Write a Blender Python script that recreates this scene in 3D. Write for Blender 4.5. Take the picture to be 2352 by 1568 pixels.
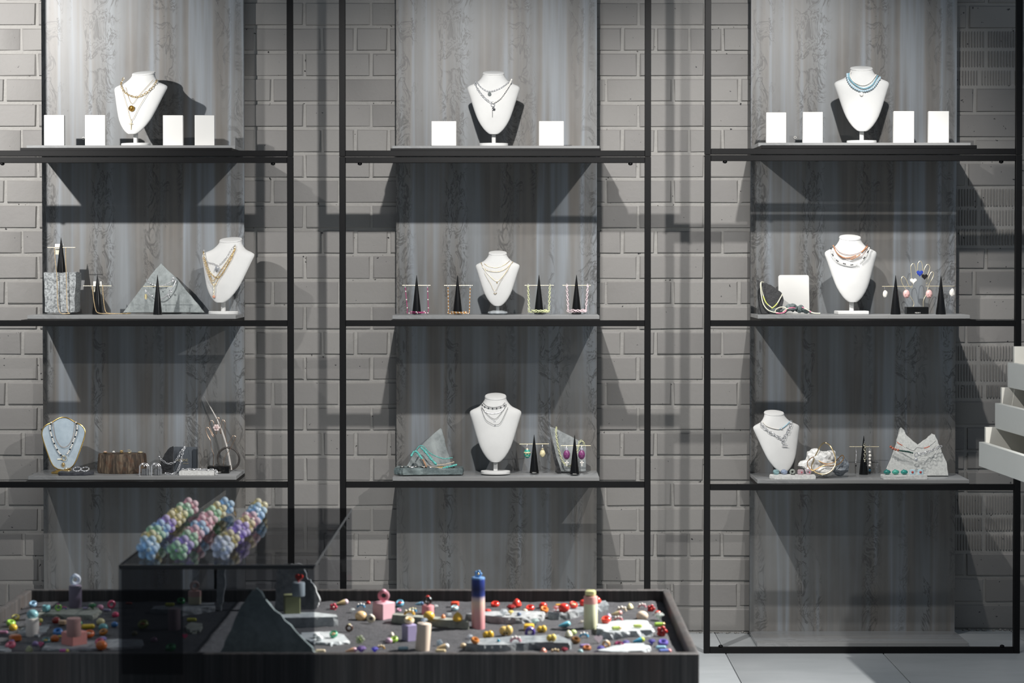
import bpy, math, random
from mathutils import Vector, Matrix, noise
random.seed(7)
for o in list(bpy.data.objects):
    bpy.data.objects.remove(o)
C = bpy.context.scene.collection
PI = math.pi

# ------------------------------------------------------------ camera
EYE = 1.456                      # eye height
FPX = 4680.0                     # focal length in pixels of the 2352 x 1568 frame
PITCH = math.atan(94.0 / FPX)
OX, OY = 1185.0, 689.0           # where the optical axis meets the frame (shift lens)
cam_d = bpy.data.cameras.new('camera')
cam = bpy.data.objects.new('camera', cam_d); C.objects.link(cam)
cam.location = (0, 0, EYE)
cam.rotation_euler = (PI / 2 - PITCH, 0, 0)
cam_d.sensor_width = 36.0
cam_d.lens = FPX * 36.0 / 2352
cam_d.shift_x = (1176 - OX) / 2352
cam_d.shift_y = (OY - 784) / 2352
cam_d.clip_start = 0.05
cam_d.dof.use_dof = True
cam_d.dof.focus_distance = 7.66
cam_d.dof.aperture_fstop = 11.0
S = bpy.context.scene
S.camera = cam
S.view_settings.view_transform = 'Standard'
S.view_settings.look = 'None'
S.view_settings.gamma = 1.0
S.view_settings.use_curve_mapping = False
S.view_settings.exposure = 0.0

# ------------------------------------------------------------ daylight and shop lamps
w = bpy.data.worlds.new('world'); S.world = w; w.use_nodes = True
bg = w.node_tree.nodes['Background']
bg.inputs[0].default_value = (0.74, 0.86, 1.0, 1)
bg.inputs[1].default_value = 0.225

def spot(name, loc, aim, watts, deg, blend=0.6, radius=0.022, col=(1.0, 0.975, 0.945)):
    d = bpy.data.lights.new(name, 'SPOT')
    d.energy = watts; d.spot_size = math.radians(deg); d.spot_blend = blend
    d.shadow_soft_size = radius; d.color = col
    o = bpy.data.objects.new(name, d); C.objects.link(o)
    o.location = loc
    o.rotation_euler = (Vector(aim) - Vector(loc)).to_track_quat('-Z', 'Y').to_euler()
    return o

spot('track_lamp', (-2.54, 5.90, 2.76), (-2.12, 7.8, 1.98), 430, 66, 1.0)
spot('track_lamp', (-0.19, 5.90, 2.76), (-0.08, 7.8, 1.00), 240, 84, 1.0)
spot('track_lamp', (1.10, 6.02, 2.87), (1.02, 7.8, 1.62), 180, 62, 0.9)
spot('track_lamp', (0.33, 6.58, 2.75), (2.15, 7.97, 0.9), 140, 36, 0.7)
spot('track_lamp', (1.90, 3.95, 2.73), (0.30, 4.45, 0.0), 1000, 108, 0.8)
spot('track_lamp', (0.20, 4.40, 2.85), (1.60, 5.9, 1.0), 130, 32, 0.8)


# ------------------------------------------------------------ photograph pixel -> point of the place
def ray(u, v):
    x = (u - OX) / FPX; y = -(v - OY) / FPX
    return Vector((x, math.cos(PITCH) + y * math.sin(PITCH), -math.sin(PITCH) + y * math.cos(PITCH)))
def P(u, v, Y):
    r = ray(u, v); return Vector((0, 0, EYE)) + r * (Y / r.y)
def PZ(u, v, z):
    r = ray(u, v); return Vector((0, 0, EYE)) + r * ((z - EYE) / r.z)
def M(Y):                        # metres per pixel at depth Y
    return Y / FPX

# ------------------------------------------------------------ materials
def lin(h):
    h = h.lstrip('#')
    c = [int(h[i:i + 2], 16) / 255 for i in (0, 2, 4)]
    return tuple(x / 12.92 if x <= 0.04045 else ((x + 0.055) / 1.055) ** 2.4 for x in c) + (1,)
_mats = {}
def newmat(name):
    m = bpy.data.materials.new(name); m.use_nodes = True
    nt = m.node_tree; return m, nt, nt.nodes['Principled BSDF']
def nd(nt, t, **kw):
    n = nt.nodes.new(t)
    for k, v in kw.items(): setattr(n, k, v)
    return n
def ramp(nt, fac, stops, interp='LINEAR'):
    r = nd(nt, 'ShaderNodeValToRGB'); r.color_ramp.interpolation = interp
    e = r.color_ramp.elements
    while len(e) < len(stops): e.new(0.5)
    for i, (p, c) in enumerate(stops):
        e[i].position = p; e[i].color = c if len(c) == 4 else (*c, 1)
    nt.links.new(fac, r.inputs[0]); return r.outputs[0]
def coords(nt, scale=(1, 1, 1), kind='Object', loc=(0, 0, 0)):
    t = nd(nt, 'ShaderNodeTexCoord'); mp = nd(nt, 'ShaderNodeMapping')
    mp.inputs['Scale'].default_value = scale; mp.inputs['Location'].default_value = loc
    nt.links.new(t.outputs[kind], mp.inputs[0]); return mp.outputs[0]
def ntex(nt, co, scale=5, detail=4, rough=0.55, dist=0.0):
    n = nd(nt, 'ShaderNodeTexNoise'); n.inputs['Scale'].default_value = scale
    n.inputs['Detail'].default_value = detail; n.inputs['Roughness'].default_value = rough
    n.inputs['Distortion'].default_value = dist
    nt.links.new(co, n.inputs['Vector']); return n.outputs[0]
def mixc(nt, fac, a, b, mode='MIX'):
    m = nd(nt, 'ShaderNodeMix', data_type='RGBA', blend_type=mode)
    for s, v in ((0, fac), (6, a), (7, b)):
        if hasattr(v, 'is_linked') or hasattr(v, 'links'): nt.links.new(v, m.inputs[s])
        else: m.inputs[s].default_value = v
    return m.outputs[2]
def maths(nt, op, a, b=0.0):
    m = nd(nt, 'ShaderNodeMath', operation=op)
    for s, v in ((0, a), (1, b)):
        if hasattr(v, 'links'): nt.links.new(v, m.inputs[s])
        else: m.inputs[s].default_value = v
    return m.outputs[0]
def bump(nt, b, h, strength=0.3, dist=0.01):
    n = nd(nt, 'ShaderNodeBump'); n.inputs['Strength'].default_value = strength
    n.inputs['Distance'].default_value = dist
    nt.links.new(h, n.inputs['Height']); nt.links.new(n.outputs[0], b.inputs['Normal'])

def plain(col, rough=0.5, metal=0.0, vary=0.08, scale=30, trans=0.0, coat=0.0, sub=0.0, bumpy=0.0, spec=None):
    """a one-colour material with a little procedural unevenness"""
    key = (col, rough, metal, vary, scale, trans, coat, sub, bumpy, spec)
    if key in _mats: return _mats[key]
    m, nt, b = newmat('surface')
    c = lin(col); co = coords(nt)
    n = ntex(nt, co, scale, 3)
    lo = tuple(x * (1 - vary) for x in c[:3]) + (1,); hi = tuple(min(1, x * (1 + vary)) for x in c[:3]) + (1,)
    nt.links.new(ramp(nt, n, [(0.3, lo), (0.7, hi)]), b.inputs['Base Color'])
    b.inputs['Roughness'].default_value = rough; b.inputs['Metallic'].default_value = metal
    if trans: b.inputs['Transmission Weight'].default_value = trans; b.inputs['IOR'].default_value = 1.45
    if coat: b.inputs['Coat Weight'].default_value = coat; b.inputs['Coat Roughness'].default_value = 0.05
    if sub:
        b.inputs['Subsurface Weight'].default_value = sub; b.inputs['Subsurface Radius'].default_value = (0.01, 0.008, 0.006)
        b.inputs['Subsurface Scale'].default_value = 0.4
    if bumpy: bump(nt, b, ntex(nt, co, scale * 6, 3), bumpy, 0.002)
    if spec is not None: b.inputs['Specular IOR Level'].default_value = spec
    _mats[key] = m; return m

def speckled(c1, c2, scale=120, rough=0.6, bumpy=0.4, mid=0.5, c3=None):
    key = ('sp', c1, c2, scale, rough, bumpy, mid, c3)
    if key in _mats: return _mats[key]
    m, nt, b = newmat('stone'); co = coords(nt)
    n = ntex(nt, co, scale, 6, 0.7); big = ntex(nt, co, scale * 0.12, 4, 0.6, 0.6)
    col = ramp(nt, n, [(mid - 0.16, lin(c1)), (mid + 0.16, lin(c2))])
    if c3: col = mixc(nt, ramp(nt, big, [(0.46, (0, 0, 0)), (0.62, (0.85, 0.85, 0.85))]), col, lin(c3))
    nt.links.new(col, b.inputs['Base Color']); b.inputs['Roughness'].default_value = rough
    bump(nt, b, n, bumpy, 0.003); _mats[key] = m; return m

def clear(col, alpha=0.5, rough=0.03):
    """tinted see-through body for crystal and acrylic: part pass-through, part glossy"""
    key = ('clear', col, alpha, rough)
    if key in _mats: return _mats[key]
    m, nt, b = newmat('clear'); c = lin(col)
    nt.nodes.remove(b); out = nt.nodes['Material Output']
    t = nd(nt, 'ShaderNodeBsdfTransparent'); n = ntex(nt, coords(nt), 40, 2)
    nt.links.new(ramp(nt, n, [(0.3, tuple(x * 0.93 for x in c[:3])), (0.7, c)]), t.inputs[0])
    g = nd(nt, 'ShaderNodeBsdfPrincipled'); g.inputs['Base Color'].default_value = c; g.inputs['Roughness'].default_value = rough
    g.inputs['Coat Weight'].default_value = 0.6; g.inputs['Coat Roughness'].default_value = 0.02
    x = nd(nt, 'ShaderNodeMixShader'); x.inputs[0].default_value = alpha
    nt.links.new(t.outputs[0], x.inputs[1]); nt.links.new(g.outputs[0], x.inputs[2]); nt.links.new(x.outputs[0], out.inputs[0])
    _mats[key] = m; return m

def pane_mat(tint, refl=1.0):
    """thin smoked sheet: tinted pass-through with a fresnel reflection"""
    m, nt, b = newmat('smoked_sheet'); nt.nodes.remove(b); out = nt.nodes['Material Output']
    t = nd(nt, 'ShaderNodeBsdfTransparent'); n = ntex(nt, coords(nt), 6, 2)
    nt.links.new(ramp(nt, n, [(0.3, tuple(x * 0.95 for x in tint)), (0.7, tint)]), t.inputs[0])
    g = nd(nt, 'ShaderNodeBsdfGlossy'); g.inputs['Roughness'].default_value = 0.02
    f = nd(nt, 'ShaderNodeFresnel'); f.inputs[0].default_value = 1.45
    x = nd(nt, 'ShaderNodeMixShader')
    nt.links.new(maths(nt, 'MULTIPLY', f.outputs[0], refl), x.inputs[0])
    nt.links.new(t.outputs[0], x.inputs[1]); nt.links.new(g.outputs[0], x.inputs[2]); nt.links.new(x.outputs[0], out.inputs[0])
    return m

# ------------------------------------------------------------ geometry collector
def frame_of(t):
    t = t.normalized(); a = Vector((0, 0, 1)) if abs(t.z) < 0.9 else Vector((1, 0, 0))
    n = t.cross(a).normalized(); return t, n, t.cross(n).normalized()
def smooth_path(pts, n, closed=False):
    """Catmull-Rom through pts, resampled to n even steps"""
    pts = [Vector(p) for p in pts]; k = len(pts)
    if k == 2: dense = [pts[0].lerp(pts[1], i / 40) for i in range(41)]
    else:
        dense = []
        segs = k if closed else k - 1
        for i in range(segs):
            g = lambda j: pts[j % k] if closed else pts[max(0, min(k - 1, j))]
            a, b, c, d = g(i - 1), g(i), g(i + 1), g(i + 2)
            for s in range(16):
                t = s / 16
                dense.append(0.5 * ((2 * b) + (c - a) * t + (2 * a - 5 * b + 4 * c - d) * t * t + (3 * b - a - 3 * c + d) * t ** 3))
        dense.append(pts[0] if closed else pts[-1])
    L = [0.0]
    for i in range(1, len(dense)): L.append(L[-1] + (dense[i] - dense[i - 1]).length)
    out = []; j = 0; cnt = n if closed else n - 1
    for i in range(n):
        s = L[-1] * i / max(1, cnt)
        while j < len(L) - 2 and L[j + 1] < s: j += 1
        f = (s - L[j]) / max(1e-9, L[j + 1] - L[j]); out.append(dense[j].lerp(dense[j + 1], min(1, max(0, f))))
    return out
def path_len(pts): return sum((Vector(pts[i + 1]) - Vector(pts[i])).length for i in range(len(pts) - 1))

class G:
    def __init__(s): s.V = []; s.F = []
    def add(s, V, F):
        o = len(s.V); s.V += [Vector(v) for v in V]; s.F += [tuple(i + o for i in f) for f in F]; return s
    def xf(s, m):
        s.V = [m @ v for v in s.V]; return s
    def join(s, g): return s.add(g.V, g.F)
    def box(s, c, d, rz=0.0, b=0.0, tilt=0.0):
        """box centred at c with size d; b rounds the upright and top edges a little"""
        x, y, z = d[0] / 2, d[1] / 2, d[2] / 2
        R = Matrix.Translation(Vector(c)) @ Matrix.Rotation(rz, 4, 'Z') @ Matrix.Rotation(tilt, 4, 'X')
        if not b:
            V = [(-x, -y, -z), (x, -y, -z), (x, y, -z), (-x, y, -z), (-x, -y, z), (x, -y, z), (x, y, z), (-x, y, z)]
            F = [(3, 2, 1, 0), (4, 5, 6, 7), (0, 1, 5, 4), (1, 2, 6, 5), (2, 3, 7, 6), (3, 0, 4, 7)]
        else:
            b = min(b, x * 0.9, y * 0.9, z * 0.9)
            def loop(k, zz): return [(-x + k, -y, zz), (x - k, -y, zz), (x, -y + k, zz), (x, y - k, zz), (x - k, y, zz), (-x + k, y, zz), (-x, y - k, zz), (-x, -y + k, zz)]
            def inner(zz): return [(px * (x - b) / x, py * (y - b) / y, zz) for px, py, _ in loop(b, zz)]
            V = inner(-z) + loop(b, -z + b) + loop(b, z - b) + inner(z); F = [tuple(range(7, -1, -1)), tuple(range(24, 32))]
            for l in range(3):
                for i in range(8):
                    j = (i + 1) % 8; F.append((l * 8 + i, l * 8 + j, l * 8 + 8 + j, l * 8 + 8 + i))
        return s.add([R @ Vector(v) for v in V], F)
    def lathe(s, c, prof, n=24, axis=None, cap=True):
        """prof: (radius, height) from bottom to top around axis at c"""
        c = Vector(c)
        t, a, b = frame_of(Vector(axis)) if axis is not None else (Vector((0, 0, 1)), Vector((1, 0, 0)), Vector((0, 1, 0)))
        V = []; F = []
        for r, h in prof:
            for i in range(n):
                q = 2 * PI * i / n; V.append(c + t * h + a * (r * math.cos(q)) + b * (r * math.sin(q)))
        m = len(prof)
        for l in range(m - 1):
            for i in range(n):
                j = (i + 1) % n; F.append((l * n + i, l * n + j, (l + 1) * n + j, (l + 1) * n + i))
        if cap: F += [tuple(range(n - 1, -1, -1)), tuple(range((m - 1) * n, m * n))]
        return s.add(V, F)
    def cyl(s, p0, p1, r0, r1=None, n=16):
        p0, p1 = Vector(p0), Vector(p1); r1 = r0 if r1 is None else r1
        return s.lathe(p0, [(r0, 0), (r1, (p1 - p0).length)], n, p1 - p0)
    def ball(s, c, r, sc=(1, 1, 1), nu=12, nv=8, m=None):
        c = Vector(c); V = []; F = []
        R = m if m is not None else Matrix.Identity(3)
        V.append(R @ Vector((0, 0, -r * sc[2])) + c)
        for j in range(1, nv):
            p = -PI / 2 + PI * j / nv
            for i in range(nu):
                q = 2 * PI * i / nu
                V.append(R @ Vector((r * sc[0] * math.cos(p) * math.cos(q), r * sc[1] * math.cos(p) * math.sin(q), r * sc[2] * math.sin(p))) + c)
        V.append(R @ Vector((0, 0, r * sc[2])) + c); top = len(V) - 1
        for i in range(nu): F.append((0, 1 + (i + 1) % nu, 1 + i))
        for j in range(nv - 2):
            for i in range(nu):
                a = 1 + j * nu + i; b = 1 + j * nu + (i + 1) % nu; F.append((a, b, b + nu, a + nu))
        k = 1 + (nv - 2) * nu
        for i in range(nu): F.append((k + i, k + (i + 1) % nu, top))
        return s.add(V, F)
    def torus(s, c, R, r, axis=(0, 0, 1), n=20, m=8, long=1.0, along=None, flat=1.0):
        """ring at c round axis; long stretches it in the direction along; flat scales the tube along the axis"""
        t, a, b = frame_of(Vector(axis)); c = Vector(c)
        if along is not None:
            a = (Vector(along) - t * Vector(along).dot(t)).normalized(); b = t.cross(a)
        V = []; F = []
        for i in range(n):
            q = 2 * PI * i / n
            for j in range(m):
                p = 2 * PI * j / m; d = R + r * math.cos(p)
                x = d * math.cos(q) + (R * (long - 1) * math.cos(q)); y = d * math.sin(q)
                V.append(c + a * x + b * y + t * (r * flat * math.sin(p)))
        for i in range(n):
            for j in range(m):
                i2 = (i + 1) % n; j2 = (j + 1) % m; F.append((i * m + j, i2 * m + j, i2 * m + j2, i * m + j2))
        return s.add(V, F)
    def tube(s, pts, r, m=8, closed=False, cap=True, taper=None):
        pts = [Vector(p) for p in pts]; n = len(pts); V = []; F = []; a = None
        for i, p in enumerate(pts):
            t = (pts[(i + 1) % n] - pts[i - 1]) if closed else (pts[min(n - 1, i + 1)] - pts[max(0, i - 1)])
            if t.length < 1e-9: t = Vector((0, 0, 1))
            t.normalize()
            if a is None: _, a, _ = frame_of(t)
            a = a - t * a.dot(t)
            if a.length < 1e-6: _, a, _ = frame_of(t)
            a.normalize(); b = t.cross(a); rr = r if taper is None else r * taper[i]
            for j in range(m):
                q = 2 * PI * j / m; V.append(p + a * (rr * math.cos(q)) + b * (rr * math.sin(q)))
        for i in range(n if closed else n - 1):
            for j in range(m):
                i2 = (i + 1) % n; j2 = (j + 1) % m; F.append((i * m + j, i2 * m + j, i2 * m + j2, i * m + j2))
        if cap and not closed: F += [tuple(range(m - 1, -1, -1)), tuple(range((n - 1) * m, n * m))]
        return s.add(V, F)
    def beads(s, pts, r, gap=1.0, pick=None, nu=8, nv=6, squash=1.0):
        """beads of radius r threaded along pts; pick = (index % n in set) keeps only those"""
        n = max(2, int(path_len(pts) / (2 * r * gap * squash)) + 1)
        q = smooth_path(pts, n)
        for i, p in enumerate(q):
            if pick and not pick(i): continue
            t = (q[min(n - 1, i + 1)] - q[max(0, i - 1)]); R = t.to_track_quat('Z', 'Y').to_matrix()
            s.ball(p, r, (1, 1, squash), nu, nv, R)
        return s
    def links(s, pts, R, r, long=1.5, n=10, m=5, twist=PI / 2):
        L = path_len(pts); k = max(2, int(L / (2 * (R * long) - 1.2 * r)) + 1); q = smooth_path(pts, k)
        for i, p in enumerate(q):
            t = (q[min(k - 1, i + 1)] - q[max(0, i - 1)]).normalized(); _, a, b = frame_of(t)
            f = twist * i + 0.4; ax = a * math.cos(f) + b * math.sin(f)
            s.torus(p, R, r, ax, n, m, long, t)
        return s
    def prism(s, outline, thick, place, jitter=0.0, seed=0, sub=1):
        """flat-faced slab from a 2-D outline (a, b) with broken edges; place maps (a, b, depth) to the world"""
        rnd = random.Random(seed); k = len(outline); pts = []
        for i in range(k):
            a, b = Vector(outline[i]), Vector(outline[(i + 1) % k])
            for t in range(sub):
                p = a.lerp(b, t / sub)
                if t: p = p + Vector((rnd.uniform(-1, 1), rnd.uniform(-1, 1))) * jitter
                pts.append(p)
        n = len(pts); V = []; F = []; rows = [(0, 0.985), (0.25, 1.0), (0.7, 1.0), (1.0, 0.975)]
        cx = sum(p.x for p in pts) / n; cy = sum(p.y for p in pts) / n
        for d, sc in rows:
            for p in pts:
                j = jitter * 0.7 if 0 < d < 1 else 0
                V.append(place(cx + (p.x - cx) * sc + rnd.uniform(-j, j), cy + (p.y - cy) * sc + rnd.uniform(-j, j), d * thick))
        for l in range(len(rows) - 1):
            for i in range(n):
                j = (i + 1) % n; F.append((l * n + i, l * n + j, (l + 1) * n + j, (l + 1) * n + i))
        F += [tuple(range(n - 1, -1, -1)), tuple(range((len(rows) - 1) * n, len(rows) * n))]
        return s.add(V, F)
    def rock(s, c, d, seed=0, rough=0.25, lvl=3, freq=1.6):
        import bmesh
        bm = bmesh.new(); bmesh.ops.create_icosphere(bm, subdivisions=lvl, radius=1)
        V = []
        for v in bm.verts:
            p = v.co.copy(); k = 1 + rough * noise.noise(p * freq + Vector((seed * 3.1, seed, 0))) + rough * 0.5 * noise.noise(p * freq * 2.7 + Vector((seed, 9, 2)))
            V.append(Vector(c) + Vector((p.x * d[0] / 2, p.y * d[1] / 2, p.z * d[2] / 2)) * k)
        F = [tuple(x.index for x in f.verts) for f in bm.faces]; bm.free()
        return s.add(V, F)
    def base(s):
        xs = [v.x for v in s.V]; ys = [v.y for v in s.V]; zs = [v.z for v in s.V]
        return Vector(((min(xs) + max(xs)) / 2, (min(ys) + max(ys)) / 2, min(zs)))

def mesh_of(g, origin, mat, smooth=True, flat_angle=0.7):
    me = bpy.data.meshes.new('mesh')
    me.from_pydata([tuple(v - origin) for v in g.V], [], g.F)
    me.materials.append(mat)
    if smooth:
        me.shade_smooth()
        me.set_sharp_from_angle(angle=flat_angle)
    me.update(); return me
def link(name, data, parent=None, loc=(0, 0, 0)):
    o = bpy.data.objects.new(name, data); C.objects.link(o)
    if parent is not None: o.parent = parent
    o.location = loc; return o
def thing(name, label, cat, parts, group=None, kind=None, at=None):
    """parts: (part name, G, material[, dict(smooth, label, sub=[parts], kind)]) in world coordinates.
    One part: the thing is that mesh. More: an Empty at the base carries them."""
    tot = G()
    for p in parts: tot.V += p[1].V
    lo = min(v.z for v in tot.V); yy = tot.base().y      # nothing may sink into the board it lies on
    if YB < yy < YP:
        for zs in ZB.values():
            for zt in zs:
                if zt - 0.006 < lo < zt:
                    for p in parts:
                        for q in [p] + (p[3].get('sub', []) if len(p) > 3 else []): q[1].V = [v + Vector((0, 0, zt - lo)) for v in q[1].V]
                    if at is not None: at = Vector((at.x, at.y, zt))
    base = at if at is not None else tot.base()
    def put(p, parent):
        ex = p[3] if len(p) > 3 else {}
        o = link(p[0], mesh_of(p[1], base, p[2], ex.get('smooth', True)), parent)
        if ex.get('label'): o['label'] = ex['label']
        if ex.get('kind'): o['kind'] = ex['kind']
        for q in ex.get('sub', []): put(q, o)
        return o
    if len(parts) == 1 and not (len(parts[0]) > 3 and parts[0][3].get('sub')):
        root = link(name, mesh_of(parts[0][1], base, parts[0][2], parts[0][3].get('smooth', True) if len(parts[0]) > 3 else True), None, base)
    else:
        root = link(name, None, None, base); root.empty_display_size = 0.05
        for p in parts: put(p, root)
    root['label'] = label; root['category'] = cat
    if group: root['group'] = group
    if kind: root['kind'] = kind
    return root

# ------------------------------------------------------------ depths of the place (metres from the eye)
YF, YB, YP, YW = 7.50, 7.62, 7.865, 7.92     # frame front, board front, panel face, wall face
PITCH_Z = 0.0982                                # one brick course

# ------------------------------------------------------------ materials of the room
def brick_material(name, dark, light, depth, rough_scale):
    m, nt, b = newmat(name); co = coords(nt, kind='Generated'); t = nd(nt, 'ShaderNodeNewGeometry')
    pos = t.outputs['Position']
    n = ntex(nt, pos, 9, 5, 0.6); fine = ntex(nt, pos, rough_scale, 4, 0.65)
    oi = nd(nt, 'ShaderNodeObjectInfo')
    base = mixc(nt, oi.outputs['Random'], lin(dark), lin(light))
    base = mixc(nt, ramp(nt, n, [(0.35, (0, 0, 0)), (0.7, (0.3, 0.3, 0.3))]), base, lin(light))
    pit = ntex(nt, pos, 62, 2, 0.5)
    hole = ramp(nt, pit, [(0.235, (1, 1, 1)), (0.275, (0, 0, 0))])
    base = mixc(nt, hole, base, lin('#26262a'))
    nt.links.new(base, b.inputs['Base Color']); b.inputs['Roughness'].default_value = 0.62
    h = maths(nt, 'SUBTRACT', maths(nt, 'ADD', maths(nt, 'MULTIPLY', fine, 0.35), n), maths(nt, 'MULTIPLY', hole, 1.5))
    bump(nt, b, h, depth, 0.006); return m
m_brick = brick_material('painted_brick', '#757371', '#817f7c', 0.3, 60)
m_mortar = brick_material('painted_mortar', '#83817e', '#918f8b', 1.0, 38)

def laminate(name, horizontal=False):
    m, nt, b = newmat(name)
    def cs(a, c, off=0.0): return coords(nt, (c, a * 0.8, a) if horizontal else (a, 1, c), loc=(off, off, off))
    broad = ntex(nt, cs(9, 0.30), 1.0, 3, 0.55); streak = ntex(nt, cs(34, 0.9, 3), 1.0, 4, 0.6)
    cloud = ntex(nt, cs(3.0, 1.4, 7), 1.0, 5, 0.6)
    tone = ramp(nt, broad, [(0.30, lin('#83888c')), (0.40, lin('#74787b')), (0.48, lin('#625f5b')), (0.53, lin('#6f6b66')), (0.60, lin('#82888e')), (0.68, lin('#6c6b69')), (0.78, lin('#7a7e81'))])
    tone = mixc(nt, ramp(nt, streak, [(0.36, (0.4, 0.4, 0.4)), (0.6, (0, 0, 0))]), tone, lin('#5e5d5b'))
    tone = mixc(nt, ramp(nt, cloud, [(0.42, (0, 0, 0)), (0.72, (0.55, 0.55, 0.55))]), tone, lin('#878b8d'))
    # rusty contour lines: level sets of a turbulent noise, kept inside a few vertical bands
    turb = ntex(nt, cs(17, 8.5, 11), 1.0, 4, 0.6, 0.9)
    d = maths(nt, 'ABSOLUTE', maths(nt, 'SUBTRACT', turb, 0.5))
    line = ramp(nt, d, [(0.0, (1, 1, 1)), (0.014, (0.7, 0.7, 0.7)), (0.036, (0, 0, 0))])
    d2 = maths(nt, 'ABSOLUTE', maths(nt, 'SUBTRACT', turb, 0.58))
    line2 = ramp(nt, d2, [(0.0, (0.8, 0.8, 0.8)), (0.02, (0, 0, 0))])
    band = ramp(nt, ntex(nt, cs(9.5, 0.6, 21), 1.0, 2), [(0.50, (0, 0, 0)), (0.58, (1, 1, 1))])
    turb2 = ntex(nt, cs(30, 14, 31), 1.0, 4, 0.6, 0.4)
    blot = ramp(nt, turb2, [(0.60, (0, 0, 0)), (0.70, (0.9, 0.9, 0.9))])
    speck = ramp(nt, ntex(nt, cs(75, 60, 41), 1.0, 2), [(0.72, (0, 0, 0)), (0.77, (0.8, 0.8, 0.8))])
    f = maths(nt, 'MAXIMUM', maths(nt, 'MULTIPLY', maths(nt, 'MAXIMUM', maths(nt, 'MAXIMUM', line, line2), maths(nt, 'MULTIPLY', blot, 0.7)), band), speck)
    tone = mixc(nt, maths(nt, 'MULTIPLY', f, 0.8), tone, lin('#434241'))
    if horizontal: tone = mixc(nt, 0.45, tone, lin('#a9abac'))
    nt.links.new(tone, b.inputs['Base Color'])
    b.inputs['Roughness'].default_value = 0.24 if horizontal else 0.42
    bump(nt, b, streak, 0.06, 0.003); return m
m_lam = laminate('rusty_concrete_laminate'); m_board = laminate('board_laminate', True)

def concrete_floor():
    m, nt, b = newmat('floor_tile'); t = nd(nt, 'ShaderNodeNewGeometry'); pos = t.outputs['Position']
    mp = nd(nt, 'ShaderNodeMapping'); mp.inputs['Scale'].default_value = (1.6, 5, 1); nt.links.new(pos, mp.inputs[0])
    n = ntex(nt, mp.outputs[0], 1.5, 6, 0.6, 0.4); fine = ntex(nt, pos, 60, 3)
    c = ramp(nt, n, [(0.3, lin('#aeb3b5')), (0.7, lin('#bfc3c5'))])
    nt.links.new(c, b.inputs['Base Color']); b.inputs['Roughness'].default_value = 0.38
    bump(nt, b, fine, 0.05, 0.002); return m
m_floor = concrete_floor()
m_grout = plain('#77797a', 0.9)
m_black = plain('#0c0c0d', 0.5, 0.0, 0.1, 60, spec=0.22)
m_blackbolt = plain('#0c0c0e', 0.3, 0.6)

# ------------------------------------------------------------ floor: slabs laid with thin seams
root = link('floor', None); root['kind'] = 'structure'
seam = 0.004; tw, tl = 0.582, 1.2
x0 = 0.776 - 8 * tw; xs = [x0 + i * tw for i in range(14)]
slab_mesh = mesh_of(G().box((tw / 2, tl / 2, -0.01), (tw - seam, tl - seam, 0.02), b=0.0015), Vector(), m_floor)
for i in range(13):
    for j in range(7):
        link('tile', slab_mesh, root, (xs[i], YW + 0.15 - (j + 1) * tl, 0))
link('grout', mesh_of(G().box((x0 + 13 * tw / 2, YW + 0.15 - 3.5 * tl, -0.02), (13 * tw, 7 * tl, 0.03)), Vector(), m_grout), root)

# ------------------------------------------------------------ brick wall
root = link('wall_back', None, None, (0, YW, 0)); root['kind'] = 'structure'
def wx(u): return (u - OX) * M(YW)
XL, XR, ZT = -3.0, 3.4, 2.86
RECESS = 0.055                                  # the far bay stands back a little
RIBX = wx(2186)
mort = G().box(((XL + RIBX) / 2, 0.0605, ZT / 2), (RIBX - XL, 0.11, ZT))
link('mortar', mesh_of(G().box(((XR + RIBX) / 2, RECESS + 0.0605, ZT / 2), (XR - RIBX, 0.11, ZT)), Vector(), m_mortar), root)
link('mortar', mesh_of(mort, Vector(), m_mortar), root)
def brick_geo(L, H, seed, ribs=0):
    rnd = random.Random(seed); g = G(); b = 0.003
    if not ribs:
        d = 0.0
        def q(k, y): return [(rnd.uniform(-1, 1) * 0.0022 + sx * (L / 2 - k), y + rnd.uniform(-1, 1) * 0.0008, rnd.uniform(-1, 1) * 0.0020 + sz * (H / 2 - k)) for sx, sz in ((-1, -1), (1, -1), (1, 1), (-1, 1))]
        V = q(b * 1.4, 0) + q(0.0006, b * 1.2) + q(0, 0.03)
        F = [(0, 1, 2, 3)] + [(l * 4 + 4 + i, l * 4 + 4 + (i + 1) % 4, l * 4 + (i + 1) % 4, l * 4 + i) for l in range(2) for i in range(4)]
        g.add(V, F)
    else:
        V = []; F = []; n = ribs * 4
        for i in range(n + 1):
            x = -L / 2 + L * i / n; y = 0.0 if i % 4 in (1, 2) else 0.006
            y += rnd.uniform(0, 0.001)
            for z, yy in ((-H / 2, 0.03), (-H / 2 + 0.001, y + 0.003), (-H / 2 + 0.006, y), (H / 2 - 0.006, y), (H / 2 - 0.001, y + 0.003), (H / 2, 0.03)): V.append((x, yy, z))
        for i in range(n):
            for j in range(5): a = i * 6 + j; F.append((a, a + 6, a + 7, a + 1))
        g.add(V, F)
    return g
cache = {}
n_single = [0]
bulk = G()
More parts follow.
